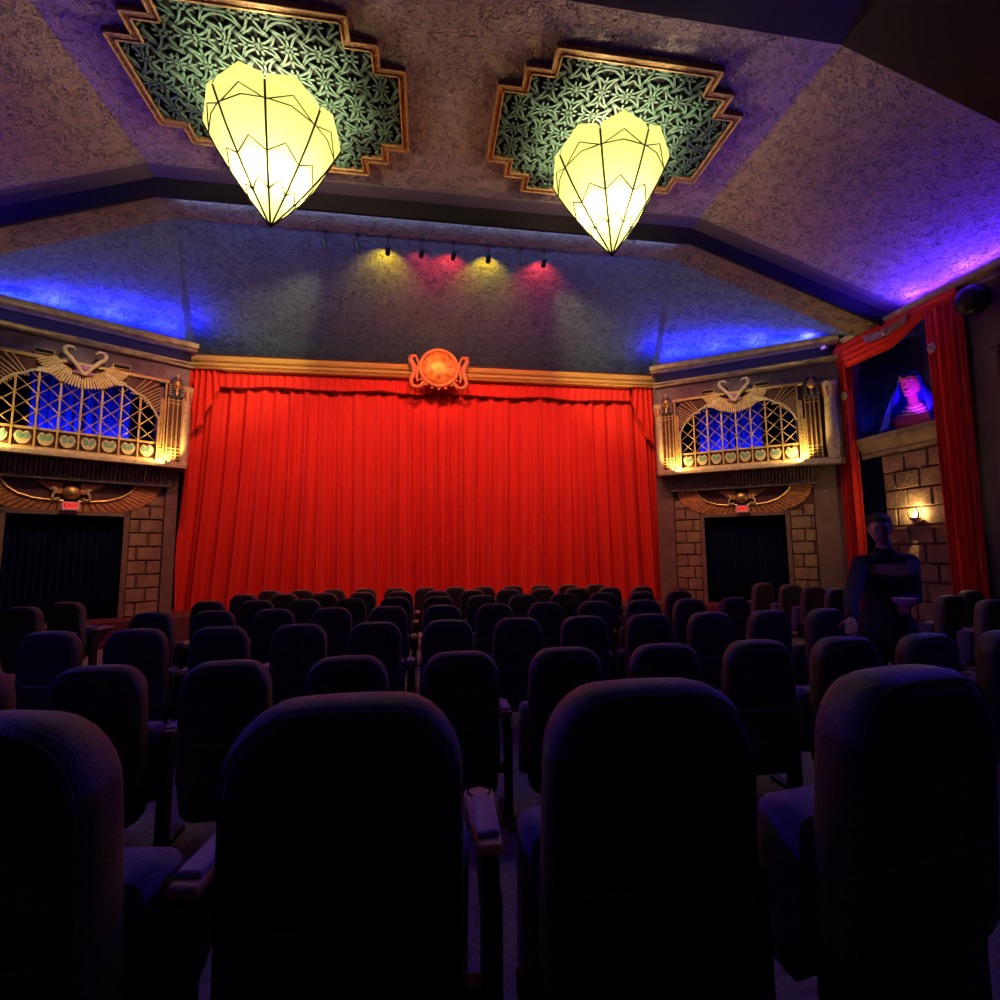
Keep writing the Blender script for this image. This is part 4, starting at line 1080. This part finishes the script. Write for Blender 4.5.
cap(m, (-.07, .02, .90), (.07, .02, .90), .155, .155); cap(m, (0, .01, .95), (0, -.05, 1.25), .168, .165)
cap(m, (-.08, -.06, 1.33), (.08, -.06, 1.33), .145, .145); cap(m, (0, -.10, 1.50), (-.165, -.11, 1.44), .07, .068); cap(m, (0, -.10, 1.50), (.165, -.09, 1.45), .07, .068)
cap(m, (0, -.085, 1.46), (0, -.105, 1.55), .080, .072)
for s_, e_, w_ in ((shR, elR, wrR), (shL, elL, wrL)):
    m.capsule(s_, e_, .068, .056); m.capsule(e_, e_+(w_-e_)*.93, .058, .043)
jk = m.build('jacket', M['jacket'], root, remesh=.012)
for q, cc in ((-1, shR), (1, shL)):
    m = MB(); m.ball(tuple(cc+Vector((-.02, -.03, -.05))), .055, .050, .085, 14, 9); m.build('shoulder_patch', M['grey'], jk, smooth=True)
m = MB(); cap(m, (-.07, .02, .93), (.07, .02, .93), .14, .14)
for s2 in (-1, 1):
    cap(m, (s2*.09, .02, .90), (s2*.11, .02, .50), .105, .078); cap(m, (s2*.11, .02, .50), (s2*.12, .05, .07), .076, .062)
m.build('trousers', M['trous'], root, remesh=.014)
m = MB()
for s2 in (-1, 1): cap(m, (s2*.12, .07, .045), (s2*.13, -.14, .04), .05, .042)
m.build('shoes', M['black'], root, remesh=.012)
o = thing('paper_bowl', tuple(handL), 'small pale paper bowl held by the standing person', 'bowl')
m = MB(); m.lathe([(.03, -.035), (.065, -.015), (.08, .02), (.084, .022), (.079, .018), (.0, .012)], (handL.x-.03, handL.y-.03, handL.z+.015), 18); m.build('bowl', mat('paper', (.8, .6, .64), .7), o, smooth=True)
# ------------------------------------------------------------------ fill light of the room: side cornice strips and added blue floods
# blue-violet LED floods on the side walls, behind the cornice
for sg in (1, -1):
    strip_light('side_cove_strip', (sg*(XW-.12), 2.6, 5.55), (sg*(XW-.85), 2.6, 5.86), Vector((0, 9.6, 0)), .05, 460, (.060, .016, 1))
    for y, e in ((7.2, 150), (6.3, 120)):
        spot_light('side_cove_beam', (sg*(XW-.12), y, 5.56), (sg*(XW-1.6), y-.1, 6.0), e*1.5, (.045, .015, 1), 130, 1, .02)
for sg in (1, -1):
    for y in (2.3, 4.4):
        rt_ = thing('added_floodlight', (sg*8.3, y, 4.5), 'added unseen blue floodlight high on the %s wall, %s the stage' % ('right' if sg > 0 else 'left', 'farther from' if y < 3 else 'nearer'), 'lamp', 'added fill floodlights on the side walls')  # out-of-view floods added to light the seats blue
        m = MB(); m.box(min(sg*8.26, sg*8.5), max(sg*8.26, sg*8.5), y-.1, y+.1, 4.42, 4.58); m.build('housing', M['spot'], rt_, bevel=.01)
        spot_light('added_flood_beam', (sg*8.22, y, 4.5), (sg*.5, y-.9, .5), 300 if y < 3 else 120, (.10, .05, 1), 80, .9, .05)
w = bpy.data.worlds.new('w'); sc.world = w; w.use_nodes = True
w.node_tree.nodes['Background'].inputs[0].default_value = (.25, .15, .5, 1); w.node_tree.nodes['Background'].inputs[1].default_value = .02
sc.view_settings.view_transform = 'Standard'; sc.view_settings.look = 'None'; sc.view_settings.gamma = 1; sc.view_settings.exposure = 0
sc.view_settings.use_curve_mapping = False
